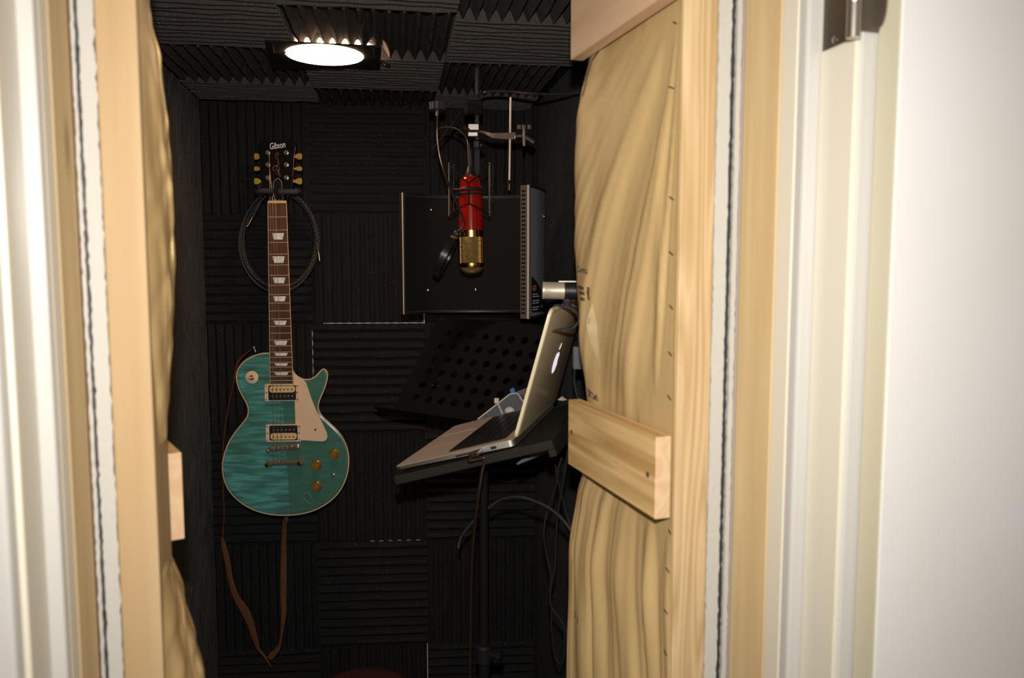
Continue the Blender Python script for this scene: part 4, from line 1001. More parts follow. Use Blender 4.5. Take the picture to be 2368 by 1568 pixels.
st = tag(g.build('guitar_strap', M['strap'], origin=G(600, 1500, .05), smooth=30), 'brown leather strap hanging in a loop below the teal guitar', 'strap')
for x, y in ((195, 712), (280, 945), (322, 1022), (367, 1095)):
    q = S6(x, y); g = Geo(); g.tube([G(q[0] + 1.5, q[1] - 3, .0455), G(q[0] - 1.5, q[1] + 3, .0455)], .0011, 6); g.build('strap_slot', M['ink'], st)

# coiled instrument cable on the hanger
YC = 2.085
def Cc(px, py, d=0): return aty(px, py, YC + d)
g = Geo(); path = []
loops = [(80, 104, 649, 552), (87, 113, 646, 557), (95, 122, 645, 560), (83, 108, 650, 550), (91, 118, 644, 556)]
N_ = 40; total = len(loops) * N_
for i in range(total + 1):
    f = i / N_; k = int(f) if f < len(loops) else len(loops) - 1; a = 2 * pi * f - pi / 2
    nx_ = loops[min(k + 1, len(loops) - 1)]; t = f - int(f); A_ = [lerp(loops[k][j], nx_[j], t) for j in range(4)]
    rx = A_[0] * (1 - 0.10 * max(-sin(a), 0)); path.append(Cc(A_[2] + rx * cos(a), A_[3] + A_[1] * sin(a), 0.012 * sin(f * 2.7)))
st_pts = smooth_path([Cc(600, 470, -.02), Cc(612, 456, -.015), Cc(630, 446, -.005), path[0]], 6)
en_pts = smooth_path([path[-1], Cc(700, 470, .0), Cc(722, 505, -.012), Cc(731, 540, -.015), Cc(734, 562, -.016)], 6)
g.tube(st_pts[:-1] + path + en_pts[1:], 0.0029, 8, uv=True)
ic = tag(g.build('instrument_cable', M['weave'], origin=Cc(645, 560), smooth=60), 'black and white braided cable coiled round the guitar neck', 'cable')
for a, b, c in (((600, 470), (583, 503), (571.5, 524.5)), ((734, 561), (736, 583), (740, 608))):
    g = Geo(); g.tube([Cc(*a, -.018), Cc(*b, -.02)], 0.0048, 12); pb = g.build('plug', M['rubber'], ic, smooth=30)
    g = Geo(); p, q = Cc(*b, -.02), Cc(*c, -.021); g.tube([p, lerp(p, q, .8), lerp(p, q, .86), lerp(p, q, .93), q], [.0031, .0031, .002, .0029, .0008], 12); lab(g.build('plug_tip', M['gold'], pb, smooth=30), 'gold plug tip')

# ================================================================== MICROPHONE CORNER
YM = 1.70
def Q(px, py, d=0.0): return aty(px, py, YM + d)
# pole hanging from the ceiling
pole = thing('microphone_pole', 'black pole coming down from the ceiling behind the red microphone', 'pole', Q(1103, 395, .07))
def pz(y, d=.07): return Q(1103.5, y, d)
g = Geo(); a = pz(228); a2 = Vector((a.x, a.y, ZC - .03)); g.tube([a2, pz(330)], 0.0048, 14); g.build('upper_tube', M['rubber'], pole, smooth=True)
g = Geo(); g.tube([pz(345), pz(402)], 0.0058, 14); lt_ = g.build('lower_tube', M['black'], pole, smooth=True)
for dx in (-.0045, 0, .0045):
    g = Geo(); p, q = pz(347), pz(400); o = Vector((dx, -.0058, 0)); g.tube([p + o, q + o], 0.0012, 6); g.build('flute', M['rubber'], lt_, smooth=True)
g = Geo(); g.tube([pz(324), pz(328), pz(342), pz(346)], [.006, .0095, .0095, .007], 16); g.build('collar', M['black'], pole, smooth=30)
g = Geo(); g.tube([Q(1110, 338, .07), Q(1118, 338, .065)], .0065, 12); g.build('collar_knob', M['black'], pole, smooth=30)
g = Geo(); p = pz(252); g.box((p.x - .028, p.y - .012, p.z - .014), (p.x + .012, p.y + .012, p.z + .018)); g.build('boom_head', M['matte_black'], pole, bevel=.004)
g = Geo(); g.tube([Q(1078, 252, .05), Q(1094, 252, .055)], .013, 16); g.build('boom_knob', M['matte_black'], pole, smooth=30)
for (a, b) in (((1081, 230), (1088, 231)), ((1098, 231), (1101, 233)), ((1085, 253), (1090, 254))):
    g = Geo(); g.tube([Q(*a, .045), Q(*b, .045)], .0012, 6); g.build('clamp_screw', M['gold'], pole)
g = Geo(); g.tube([Q(1066, 262, .06), Q(1044, 291, .06), Q(1020, 322, .06), Q(1000, 345, .06)], [.003, .003, .0025, .002], 8); g.build('boom_arm', M['matte_black'], pole, smooth=True)
# pale clamp on the pole with the support bar
cl = thing('support_clamp', 'pale metal clamp on the black pole carrying a chrome side bar', 'clamp', Q(1095, 302, .05))
g = Geo(); p, q = Q(1081.5, 285, .052), Q(1108.5, 301.5, .052); g.box((p.x, p.y, q.z), (q.x, p.y + .03, p.z)); g.build('clamp_block', M['nickel'], cl, bevel=.002)
g = Geo(); p, q = Q(1081.5, 304, .052), Q(1106, 316, .052); g.box((p.x, p.y, q.z), (q.x, p.y + .03, p.z)); g.build('clamp_jaw', M['nickel'], cl, bevel=.002)
g = Geo(); P_ = [[Q(1054.5, 285.5, .045), Q(1063, 298.5, .035)], [Q(1071, 286.5, .045), Q(1071, 298, .035)], [Q(1079, 296.5, .048), Q(1077, 301, .043)], [Q(1087, 297, .05), Q(1085, 303, .05)]]
g.sheet(P_, (0, .0022, .0005)); lab(g.build('wing_lever', M['nickel'], cl, smooth=40), 'bent wing lever')
g = Geo(); pts = [Q(1108, 302, .06), Q(1120, 304, .05), Q(1138, 308.5, .035), Q(1160, 308, .03), Q(1192, 306.5, .02)]; hh = [.002, .003, .0052, .0065, .008]; dn = [.002, .005, .010, .0125, .014]
P_ = [[p + Vector((0, 0, .001)), p - Vector((0, 0, d))] for p, d in zip(pts, dn)]
P_[0][1] = P_[0][0] - Vector((0, 0, .004)); g.sheet(P_, (0, .010, 0)); g.build('side_bar', M['hardware'], cl, smooth=30, bevel=.0012)
g = Geo(); g.tube([Q(1192, 314, .02), Q(1212, 314, .02), Q(1236, 330, .02)], [.007, .008, .009], 12); g.build('bar_end', M['black'], cl, smooth=30)
tk = [Q(1211.5, 290, .01), Q(1212, 338, .01)]
g = Geo(); g.tube([tk[0] + Vector((0, 0, -.004)), tk[1]], .0035, 12); kn = g.build('thumb_screw', M['hardware'], cl, smooth=True)
g = Geo(); p = Q(1206, 294, .008)
for dx in (-.010, 0.0, .012): g.tube([Q(1211, 289.5, .01) + Vector((dx, 0, 0)), Q(1211, 299, .01) + Vector((dx, 0, 0))], .0042, 10)
g.build('thumb_knob', M['hardware'], kn, smooth=30)
# thin chrome rod that carries the screen
rod = thing('support_rod', 'thin chrome rod hanging through the side bar above the perforated screen', 'rod', Q(1178, 440, .035))
g = Geo(); g.tube([Q(1181, 225, .028), Q(1177.8, 425, .028)], .0024, 10); g.build('shaft', M['bead'], rod, smooth=True)
g = Geo(); g.tube([Q(1178.6, 417, .028), Q(1178.4, 425.5, .028)], .0046, 6); g.build('hex_nut', M['gold'], rod)
g = Geo(); g.tube([Q(1178, 425, .028), Q(1177.5, 440, .028)], .0029, 10); g.build('tip', M['chrome'], rod, smooth=True)

# microphone, hung upside down
c6 = lambda x, y, d=0: Q(900 + x / 4.126, 380 + y / 4.126, d)
mic = thing('condenser_microphone', 'red condenser microphone with gold mesh head hanging upside down', 'microphone', c6(788, 820))
ax0, ax1 = c6(775, 118), c6(790, 1045); axd = (ax1 - ax0); AL = axd.length; axd.normalize()
def at6(y): return (y - 118) / (1045 - 118) * AL
R6 = 1.0 / 4.126 / FPX * YM
g = Geo(); g.lathe(ax0, axd, [(0, 78 * R6), (0.001, 84 * R6), (at6(150), 95 * R6), (at6(240), 110 * R6), (at6(330), 113 * R6), (at6(628), 119 * R6)], 40); body = g.build('body', M['red'], mic, smooth=40)
g = Geo(); g.lathe(ax0, axd, [(at6(625), 116 * R6), (at6(630), 112 * R6), (at6(690), 112 * R6), (at6(694), 112 * R6)], 40); lab(g.build('collar', M['gold'], mic, smooth=30), 'polished gold collar')
g = Geo(); g.lathe(ax0, axd, [(at6(692) + (at6(940) - at6(692)) * k / 8, 113 * R6) for k in range(9)], 40, uv=True, cap=False); lab(g.build('grille', M['grille'], mic, smooth=30), 'gold mesh head')
g = Geo(); g.lathe(ax0, axd, [(at6(938), 114 * R6), (at6(942), 115 * R6), (at6(980), 115 * R6), (at6(984), 113 * R6)], 40); g.build('lower_band', M['gold'], mic, smooth=30)
g = Geo(); g.lathe(ax0, axd, [(at6(982) + (at6(1046) - at6(982)) * sin(pi / 2 * k / 8), 112 * R6 * cos(pi / 2 * k / 8)) for k in range(9)], 40, uv=True, cap=False); g.build('grille_dome', M['grille'], mic, smooth=True)
for sx in (-1, 1):
    g = Geo(); a_ = ax0 + axd * at6(694); b_ = ax0 + axd * at6(940); o = Vector((sx * 0.85 if sx > 0 else -0.97, -0.5 if sx > 0 else -.25, 0)).normalized() * 113 * R6
    g.tube([a_ + o, b_ + o], .0032, 8); g.build('grille_rib', M['gold'], mic, smooth=True)
g = Geo(); g.lathe(ax0, -axd, [(-.001, 60 * R6), (.004, 60 * R6), (.008, 42 * R6), (at6(118) - at6(20), 30 * R6)], 24); lab(g.build('base_cap', M['black'], mic, smooth=40), 'black cap and socket')
g = Geo(); p = Q(1087.5, 393.5); g.tube([Q(1087, 398), Q(1087.5, 389)], .0058, 16); g.build('socket_ring', M['gold'], mic, smooth=True)
# cable into the microphone
mc = thing('microphone_cable', 'thin dark cable curving over into the top of the red microphone', 'cable', Q(1086, 350))
g = Geo(); g.tube([Q(1087.5, 391), Q(1086, 354), Q(1084.5, 348), Q(1083.5, 332)], [.0052, .0052, .004, .0034], 14); g.build('connector', M['rubber'], mc, smooth=40)
g = Geo(); g.tube(smooth_path([Q(1083.5, 334), Q(1080, 322, .005), Q(1070, 308, .01), Q(1054, 297, .02), Q(1032, 294, .04), Q(1016, 297, .06)]), .0024, 8); g.build('lead', M['cable'], mc, smooth=True)

# shock mount
sm = thing('shock_mount', 'black spider shock mount with elastic cords gripping the red microphone', 'shock mount', Q(1085, 440))
for (x, d, y0, y1) in ((1038.5, -.01, 376, 500), (1132, -.01, 376, 500), (1050, .055, 378, 490), (1140.5, .05, 380, 470)):
    g = Geo(); g.tube([Q(x - .4, y0, d), Q(x, y1, d)], .0018, 8); g.build('side_rod', M['hardware'] if d < 0 else M['black'], sm, smooth=True)
for y in (437.5, 449.5):
    g = Geo(); c = ax0 + axd * at6((y - 380) * 4.126); rr = 116 * R6
    pts = [c + Vector((cos(2 * pi * k / 32) * rr, sin(2 * pi * k / 32) * rr, 0)) for k in range(33)]; g.tube(pts, .0026, 8); g.build('grip_band', M['black'], sm, smooth=True)
g = Geo(); c = Q(1085, 438, .02)
pts = [Q(1085 + 49 * cos(2 * pi * k / 40), 438, .022 + .055 * sin(2 * pi * k / 40)) for k in range(41)]
g.tube(pts, .0024, 8); g.build('outer_ring', M['black'], sm, smooth=True)
for L_ in ([(1039, 380, -.01), (1062, 404, -.034), (1083, 424, -.031), (1110, 402, -.034), (1131, 380, -.01)], [(1038.5, 498, -.01), (1060, 482, -.032), (1084.5, 470, -.031), (1108, 482, -.032), (1132, 497, -.01)], [(1083.5, 424, -.0315), (1084.5, 470, -.0315)]):
    g = Geo(); g.tube([Q(*p) for p in L_], .0017, 8); g.build('elastic_cord', M['matte_black'], sm, smooth=True)
g = Geo(); p, q = Q(1136, 428, .02), Q(1139, 434, .02); g.tube([p, q], .003, 8); g.build('lock_screw', M['chrome'], sm, smooth=True)
g = Geo(); g.tube(smooth_path([Q(1103.5, 400, .07), Q(1104, 420, .075), Q(1100, 438, .077)], 4), .006, 10); g.build('mount_arm', M['black'], sm, smooth=True)

# pop filter on a gooseneck
pf = thing('pop_filter', 'round black pop filter turned edge-on beside the red microphone on a gooseneck', 'pop filter', Q(1030, 590, -.02))
g = Geo(); c = Q(1011, 245, .02)
for k in range(9):
    a = 2 * pi * k / 9; g.tube([c + Vector((.0135 * cos(a), .0135 * sin(a), -.008)), c + Vector((.0135 * cos(a), .0135 * sin(a), .007))], .0042, 8)
g.tube([c + Vector((0, 0, -.009)), c + Vector((0, 0, .006))], .0135, 18); g.build('clamp_knob', M['rubber'], pf, smooth=30)
g = Geo(); g.tube([Q(1011, 249, .02), Q(1011, 268, .02)], .0038, 10); g.build('clamp_stem', M['edge_strip'], pf, smooth=True)
gp = smooth_path([Q(1011.5, 266, .02), Q(1011.5, 300, .02), Q(1013, 330, .01), Q(1019, 368, -.015), Q(1030, 405, -.03), Q(1046, 448, -.036), Q(1060, 480, -.036), Q(1070, 503, -.042), Q(1073, 517, -.042), Q(1069, 528, -.038), Q(1060, 534, -.03)], 14)
g = Geo(); g.tube(gp, [.0022 + .0005 * (i % 2) for i in range(len(gp))], 8); g.build('gooseneck', mat('dark_gooseneck', (.022, .016, .012), .35, .3), pf, smooth=True)
hc = Q(1030.5, 592, -.02); upv = (Q(1054, 545, -.02) - Q(1007, 641, -.02)).normalized(); sidev = (Vector((0.10, -1, 0.22)) - upv * Vector((0.10, -1, .22)).dot(upv)).normalized(); rad = (Q(1054, 545, -.02) - Q(1007, 641, -.02)).length / 2
rp = [hc + (upv * cos(2 * pi * k / 48) + sidev * sin(2 * pi * k / 48)) * rad for k in range(49)]
nh = upv.cross(sidev)
g = Geo(); P_ = [[p - nh * .007, p + nh * .007] for p in rp]
g.sheet(P_, lambda i, j: (hc - rp[i]).normalized() * .003); g.build('hoop', mat('glossy_black_hoop', (.012, .012, .012), .22, spec=.6), pf, smooth=40)
g = Geo(); n0 = len(rp) - 1; g.add([hc] + [hc + (p - hc) * .985 for p in rp[:-1]], [(0, 1 + k, 1 + (k + 1) % n0) for k in range(n0)]); g.build('screen_cloth', M['felt'], pf)
g = Geo(); p = Q(1056, 541, -.022); g.ball(p, .009, 12, 8, sq=(1, 1, 1)); g.build('hoop_clip', M['black'], pf, smooth=True)

# curved vocal screen behind the microphone
scr = thing('vocal_screen', 'curved black screen with ribbed perforated steel wing behind the red microphone', 'acoustic screen', aty(1060, 725, 1.85))
fz1 = aty(1205, 428, 1.66).z; fz0 = aty(1203, 737, 1.66).z
fp = [(-.2515, 1.825), (-.195, 1.885), (-.10, 1.915), (-.01, 1.905), (.048, 1.865), (.0665, 1.80), (.0515, 1.72), (.0285, 1.665)]
inner = smooth_path([Vector((x, y, 0)) for x, y in fp], 8)
n_ = len(inner); nrm = []
for i in range(n_):
    d = (inner[min(i + 1, n_ - 1)] - inner[max(i - 1, 0)]).normalized(); nrm.append(Vector((-d.y, d.x, 0)))   # outwards
g = Geo(); zs = [lerp(fz0 + .006, fz1 - .006, k / 6) for k in range(7)]
g.sheet([[p - nrm[i] * .006 + Vector((0, 0, z)) for z in zs] for i, p in enumerate(inner)], lambda i, j: nrm[i] * .003); lab(g.build('inner_lining', M['felt'], scr, smooth=40), 'plain black inner lining')
g = Geo(); nr = 58; zs = []
for k in range(nr * 4 + 1): zs.append((lerp(fz0 + .004, fz1 - .004, k / (nr * 4)), [0, .7, 1, .7][k % 4]))
g.sheet([[p + nrm[i] * (.008 + .0022 * h) + Vector((0, 0, z)) for z, h in zs] for i, p in enumerate(inner)], lambda i, j: nrm[i] * -.003); lab(g.build('ribbed_shell', M['ribs'], scr, smooth=50), 'ribbed steel outer shell')
for zc_ in (fz0, fz1 - .004):
    g = Geo(); g.sheet([[p - nrm[i] * .009 + Vector((0, 0, zc_)), p + nrm[i] * .0115 + Vector((0, 0, zc_))] for i, p in enumerate(inner)], (0, 0, .004)); g.build('rim', M['black'], scr, smooth=40)
# edge strips
e = inner[-1]; nE = nrm[-1]; tE = (inner[-1] - inner[-2]).normalized()
g = Geo(); a, b = e - nE * .010, e + nE * .011
g.obox(Vector((a.x, a.y, fz0)), b - a, tE * .004, Vector((0, 0, fz1 - fz0)))
es = lab(g.build('slotted_edge', M['edge_strip'], scr), 'slotted bronze edge strip')
g = Geo()
for k in range(30):
    z = lerp(fz0 + .012, fz1 - .012, k / 29); q = lerp(a, b, .12) + tE * .0041; g.obox(Vector((q.x, q.y, z - .0022)), (b - a) * .42, tE * .0004, Vector((0, 0, .0044)))
g.build('slots', M['matte_black'], es)
g = Geo(); q0 = lerp(a, b, .86) + tE * .005; g.tube([Vector((q0.x, q0.y, fz0)), Vector((q0.x, q0.y, fz1))], .0021, 8); lab(g.build('bright_bead', M['bead'], es, smooth=True), 'bright polished bead')
e0 = inner[0]; g = Geo(); t_ = (inner[0] - inner[1]).normalized()
g.obox(Vector((e0.x, e0.y, fz0)) - nrm[0] * .008, nrm[0] * .018, t_ * .003, Vector((0, 0, fz1 - fz0))); g.build('left_edge', M['black'], scr)
g = Geo(); q0 = e0 + t_ * .004 - nrm[0] * .002; g.tube([Vector((q0.x, q0.y, fz0)), Vector((q0.x, q0.y, fz1))], .0014, 8); g.build('left_bead', M['bead'], scr, smooth=True)
def on_lining(px, py):
    best = None
    for i in range(n_):
        p = inner[i] - nrm[i] * .009; r = ray(px, py); t = p.y / r.y; x = r.x * t
        if best is None or abs(x - p.x) < best[0]: best = (abs(x - p.x), p, nrm[i], EYE.z + r.z * t)
        if i > n_ * .7: break
    return Vector((best[1].x, best[1].y, best[3])), best[2]
for px, py in ((1000, 485), (996, 671), (1106, 671)):
    p, nn = on_lining(px, py); g = Geo(); g.lathe(p + nn * .002, -nn, [(0, .0042), (.0015, .004), (.003, .002), (.0033, .0005)], 14); g.build('dome_screw', M['screw'], scr, smooth=True)
# decal and print on the wing, laid on its outer face
def wing(t, z, off=.0125):
    """t 0 at the front edge .. 1 about 11 cm back along the outer face"""
    L = t * .105; i = n_ - 1
    while i > 1 and L > (inner[i] - inner[i - 1]).length: L -= (inner[i] - inner[i - 1]).length; i -= 1
    p = lerp(inner[i], inner[i - 1], L / (inner[i] - inner[i - 1]).length); q = lerp(nrm[i], nrm[i - 1], .5)
    return Vector((p.x, p.y, z)) + q * off
H_ = fz1 - fz0
dz = lambda f: fz0 + H_ * f
g = Geo(); rows_ = [(0.05, .02, .95), (.10, .02, .88), (.16, .02, .76), (.22, .02, .58), (.27, .02, .36), (.31, .02, .12), (.325, .02, .03)]
g.sheet([[wing(lerp(a_, b_, k / 8), dz(f)) for k in range(9)] for f, a_, b_ in rows_], lambda i, j: Vector((-.0006, 0, 0))); dc = lab(g.build('decal', M['black'], scr, smooth=True), 'black triangular label with fine print')
def mark(f0, f1, a_, b_, m, nm):
    g = Geo(); g.sheet([[wing(lerp(a_, b_, k / 4), dz(f), .0132) for k in range(5)] for f in (f0, f1)], lambda i, j: Vector((-.0004, 0, 0))); g.build(nm, M[m], dc)
for f, b_ in ((.168, .34), (.150, .46), (.118, .44), (.100, .40), (.068, .42), (.050, .36)): mark(f + .012, f + .020, .1, b_, 'grey_print', 'print_line')
for f0, f1, a_, b_ in ((.086, .094, .62, .74), (.075, .083, .58, .78)): mark(f0, f1, a_, b_, 'grey_print', 'print_line')
g = Geo()
for ln in ([(.10, .245), (.22, .25), (.24, .237), (.12, .232), (.11, .222), (.24, .224)], [(.24, .215), (.12, .21), (.2, .222)]):
    g.tube([wing(t, dz(f), .0135) for t, f in ln], .0011, 5)
lab(g.build('print_mark', M['red_print'], dc), 'small red mark')
g = Geo(); g.tube([wing(k / 6 * .97 + .02, dz(.048) , .0132) for k in range(7)], .0008, 6); g.build('decal_edge', M['chrome'], dc)
g = Geo(); g.tube([wing(b_ + .01, dz(f), .0132) for f, a_, b_ in rows_], .0007, 6); g.build('decal_edge', M['ribs'], dc)
for f in (.79, .175):
    g = Geo(); p = wing(.86, dz(f), .012); g.ball(p, .0042, 10, 6); g.build('wing_screw', M['screw'], scr, smooth=True)

# ceiling cable
g = Geo(); g.tube(smooth_path([Q(1099, 232, .06), Q(1103, 222, .06), Q(1120, 213.5, .07), Q(1150, 210.5, .06), Q(1185, 212, .05), Q(1240, 217, .02), Q(1290, 217.5, 0), Q(1345, 214, -.02)], 6), .0030, 8)
tag(g.build('ceiling_cable', M['cable'], origin=Q(1150, 210, .06), smooth=True), 'black cable running under the ceiling from pole towards the right-hand insulation', 'cable')

# ================================================================== MUSIC STAND
md = thing('music_stand', 'dark perforated music stand desk behind the open laptop', 'music stand', (-0.075, 1.95, 0))
TL = aty(1015, 733, 2.0); TR = aty(1262, 752, 1.86); TR.z = TL.z + (TR.z - TL.z); BL = aty(903, 958, 1.88)
du_ = TR - TL; dv_ = BL - TL; nd = du_.cross(dv_).normalized()
if nd.y > 0: nd = -nd
def DK(a, b, d=0): return TL + du_ * a + dv_ * b + nd * d
g = Geo(); nx_, ny_ = 8, 6; mx0, mx1, my0, my1 = .10, 1.06, .10, .88
th = -.0025
def plate_cell(x0, x1, y0, y1, rr):
    cxx, cyy = (x0 + x1) / 2, (y0 + y1) / 2; sq, ci = [], []
    n = 16
    for k in range(n):
        a = 2 * pi * k / n; c_, s_ = cos(a), sin(a); m_ = max(abs(c_), abs(s_))
        sq.append((cxx + (x1 - x0) / 2 * c_ / m_, cyy + (y1 - y0) / 2 * s_ / m_)); ci.append((cxx + rr / du_.length * c_, cyy + rr / dv_.length * s_))
    for d_ in (0, th): g.add([DK(*p, d_) for p in sq] + [DK(*p, d_) for p in ci], [(k, (k + 1) % n, n + (k + 1) % n, n + k) for k in range(n)])
    g.add([DK(*p, 0) for p in ci] + [DK(*p, th) for p in ci], [(k, (k + 1) % n, n + (k + 1) % n, n + k) for k in range(n)])
for i in range(nx_):
    for j in range(ny_):
        plate_cell(lerp(mx0, mx1, i / nx_), lerp(mx0, mx1, (i + 1) / nx_), lerp(my0, my1, j / ny_), lerp(my0, my1, (j + 1) / ny_), .0095)
def slabq(x0, x1, y0, y1): g.hexa([DK(x0, y0), DK(x1, y0), DK(x1, y1), DK(x0, y1), DK(x0, y0, th), DK(x1, y0, th), DK(x1, y1, th), DK(x0, y1, th)])
slabq(0, mx0, .03, 1); slabq(mx0, mx1, 0, my0); slabq(mx0, mx1, my1, 1); slabq(mx1, 1.1, 0, 1)
desk = lab(g.build('desk', M['desk'], md), 'black steel desk with rows of round holes')
g = Geo(); lo = DK(-.06, 1.0); lipn = nd * .045
g.hexa([DK(-.08, 1.0), DK(1.1, 1.0), DK(1.1, 1.0, .045), DK(-.08, 1.0, .045), DK(-.08, 1.012), DK(1.1, 1.012), DK(1.1, 1.012, .045), DK(-.08, 1.012, .045)]); g.build('lip', M['desk'], md, bevel=.001)
for a_, b_ in ((.30, .62), (.275, .68), (.325, .68)):
    g = Geo(); g.ball(DK(a_ - .02, b_, .0005), .0022, 8, 6); g.build('rivet', M['screw'], desk, smooth=True)
pc_ = DK(.45, .7, -.02); px_ = Vector((-0.068, 1.985, 0))
g = Geo(); g.tube([Vector((px_.x, px_.y, 0.02)), Vector((px_.x, px_.y, pc_.z - .05)), pc_], .0085, 12); g.build('post', M['matte_black'], md, smooth=True)
for k in range(3):
    a_ = radians(90 + 120 * k); g = Geo(); g.tube([Vector((px_.x, px_.y, .22)), Vector((px_.x + .15 * cos(a_), px_.y - .02 + .15 * sin(a_), .008))], .007, 8); g.build('leg', M['matte_black'], md, smooth=True)

# ================================================================== LAPTOP ON ITS TRAY
LA = Vector((-.207, 1.344, 1.204)); LB = Vector((.003, 1.286, 1.267)); LCv = Vector((-.123, 1.658, 1.215)); LE = Vector((.061, 1.263, 1.485))
ud = (LB - LA); LD = ud.length; ud.normalize(); vd = (LCv - LA); LW = vd.length; vd.normalize(); vd = (vd - ud * vd.dot(ud)).normalized()
nd2 = vd.cross(ud); nd2 = nd2 if nd2.z > 0 else -nd2
hd = (LE - LB); LH = hd.length; hd.normalize()
def LP(u, v, h=0.0): return LA + ud * u + vd * v + nd2 * h
lap = thing('laptop', 'open silver laptop with glowing fruit emblem on a black tray', 'laptop', LP(LD / 2, LW / 2, -.014))
def rr3(f, x0, y0, x1, y1, r, n=5): return [f(x, y) for x, y in roundrect(x0, y0, x1, y1, r, n)]
g = Geo(); o = roundrect(0, 0, LD, LW, .012)
g.rings([[LP(x, y, -.012 if x > .1 else -.008) for x, y in roundrect(.006, .006, LD - .006, LW - .006, .010)], [LP(x, y, -.0115 + .006 * (1 - min(x / LD, 1))) for x, y in o], [LP(x, y, -.0008) for x, y in o], [LP(x, y, 0) for x, y in roundrect(.0008, .0008, LD - .0008, LW - .0008, .0115)]])
base_ = g.build('base', [M['deck'], M['silver']], lap, smooth=35)
for p in base_.data.polygons:
    if abs(p.normal.dot(nd2)) < .7: p.material_index = 1
g = Geo(); kx0, kx1, ky0, ky1 = .098, .205, .022, LW - .022
g.prism(rr3(lambda x, y: LP(x, y, .0002), kx0, ky0, kx1, ky1, .003), nd2 * .0003); kb = g.build('keyboard', M['black'], base_)
g = Geo()
for i in range(6):
    n = 14; x0 = lerp(kx0, kx1, i / 6) + .0012; x1 = lerp(kx0, kx1, (i + 1) / 6) - .0012
    for j in range(n):
        if i == 0 and 4 <= j <= 8:
            if j > 4: continue
            y0, y1 = lerp(ky0, ky1, 4 / n) + .0012, lerp(ky0, ky1, 9 / n) - .0012
        else: y0, y1 = lerp(ky0, ky1, j / n) + .0012, lerp(ky0, ky1, (j + 1) / n) - .0012
        g.obox(LP(x0, y0, .0003), ud * (x1 - x0), vd * (y1 - y0), nd2 * .0018)
g.build('keys', M['key'], kb, bevel=.0005)
g = Geo(); g.prism([LP(x, y, .00012) for x, y in roundrect(.010, .11, .088, .215, .003)], nd2 * .0002); tk_ = g.build('trackpad', M['deck'], base_)
g = Geo(); g.tube([LP(.012, .2155, .0003), LP(.086, .2155, .0003)], .0004, 5); g.build('trackpad_edge', M['pale_edge'], tk_)
for u0, u1, h0, h1 in ((.118, .150, -.0075, -.0045), (.183, .193, -.0085, -.004)):
    g = Geo(); g.obox(LP(u0, -.0003, h0), ud * (u1 - u0), vd * .001, nd2 * (h1 - h0)); g.build('port', M['black'], base_)
# lid: slab standing on the hinge line
ln_ = hd.cross(vd).normalized()
ln_ = ln_ if ln_.x > 0 else -ln_     # outward side of the lid
HB = LP(LD, 0, .001)
def LI(v, h, d=0.0): return HB + vd * v + hd * h + ln_ * d
g = Geo(); o = roundrect(0, 0, LW, LH, .013)
g.rings([[LI(x, y, -.0006) for x, y in o], [LI(x, y, .0020) for x, y in o], [LI(x, y, .0046) for x, y in roundrect(.0015, .0015, LW - .0015, LH - .0015, .012)], [LI(x, y, .0056) for x, y in roundrect(.006, .006, LW - .006, LH - .006, .009)]])
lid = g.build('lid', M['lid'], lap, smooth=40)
g = Geo(); g.prism([LI(x, y, -.0012) for x, y in roundrect(.004, .012, LW - .004, LH - .004, .008)], ln_ * .0004); lab(g.build('screen', M['black'], lid), 'dark screen glass')
ap = []
for k in range(40):
    a_ = 2 * pi * k / 40; x, y = sin(a_), cos(a_)
    r_ = 1.0 - .16 * math.exp(-((a_ if a_ < pi else 2 * pi - a_) / .33) ** 2) - .07 * math.exp(-((a_ - pi) / .25) ** 2)
    X, Y = x * .5 * r_ * (1.0 - .12 * max(-y, 0)), y * .5 * r_
    bx, by = X - .56, Y - .08                       # bite on one side
    dd = sqrt(bx * bx + by * by)
    if dd < .22: X, Y = .56 + bx / dd * .22, .08 + by / dd * .22
    ap.append((X, Y))
lcx, lcy, ls = .176, .112, .044
g = Geo(); g.prism([LI(lcx + x * ls * .92, lcy + (y - .06) * ls, .0056) for x, y in ap], ln_ * .0004)
leaf = [(0.02, .50), (.05, .62), (.14, .74), (.23, .78), (.22, .66), (.13, .54)]
g.prism([LI(lcx + x * ls, lcy + (y + .0) * ls, .0056) for x, y in leaf], ln_ * .0004)
lab(g.build('emblem', M['logo'], lid), 'white glowing fruit emblem')

# tray + its stand
tray = thing('laptop_stand', 'black tilted tray stand carrying the laptop', 'stand', (-.056, 1.5, 0))
g = Geo(); tz = -.0145
g.rings([[LP(x, y, h) for x, y in roundrect(-.006, -.006, .292, LW + .02, .006)] for h in (tz - .016, tz)])
g.build('tray', M['tray'], tray, bevel=.002)
g = Geo(); g.obox(LP(.277, .0, tz - .03), ud * .014, vd * .30, nd2 * .03); g.build('tray_rim', M['tray'], tray, bevel=.002)
pt = Vector((-.056, 1.5, 0)); ptz = LP(.15, .16, tz - .02).z
g = Geo(); g.tube([Vector((pt.x, pt.y, .78)), Vector((pt.x, pt.y, ptz - .01))], .0085, 16); g.build('upper_pole', M['matte_black'], tray, smooth=True)
zc_ = aty(1118, 1500, 1.5).z
g = Geo(); g.tube([Vector((pt.x, pt.y, .03)), Vector((pt.x, pt.y, .80))], .0108, 16); g.build('lower_pole', M['matte_black'], tray, smooth=True)
g = Geo(); g.tube([Vector((pt.x, pt.y, zc_ - .03)), Vector((pt.x, pt.y, zc_ - .026)), Vector((pt.x, pt.y, zc_ + .004)), Vector((pt.x, pt.y, zc_ + .008))], [.0125, .0165, .0165, .0125], 20); g.build('height_collar', M['black'], tray, smooth=30)
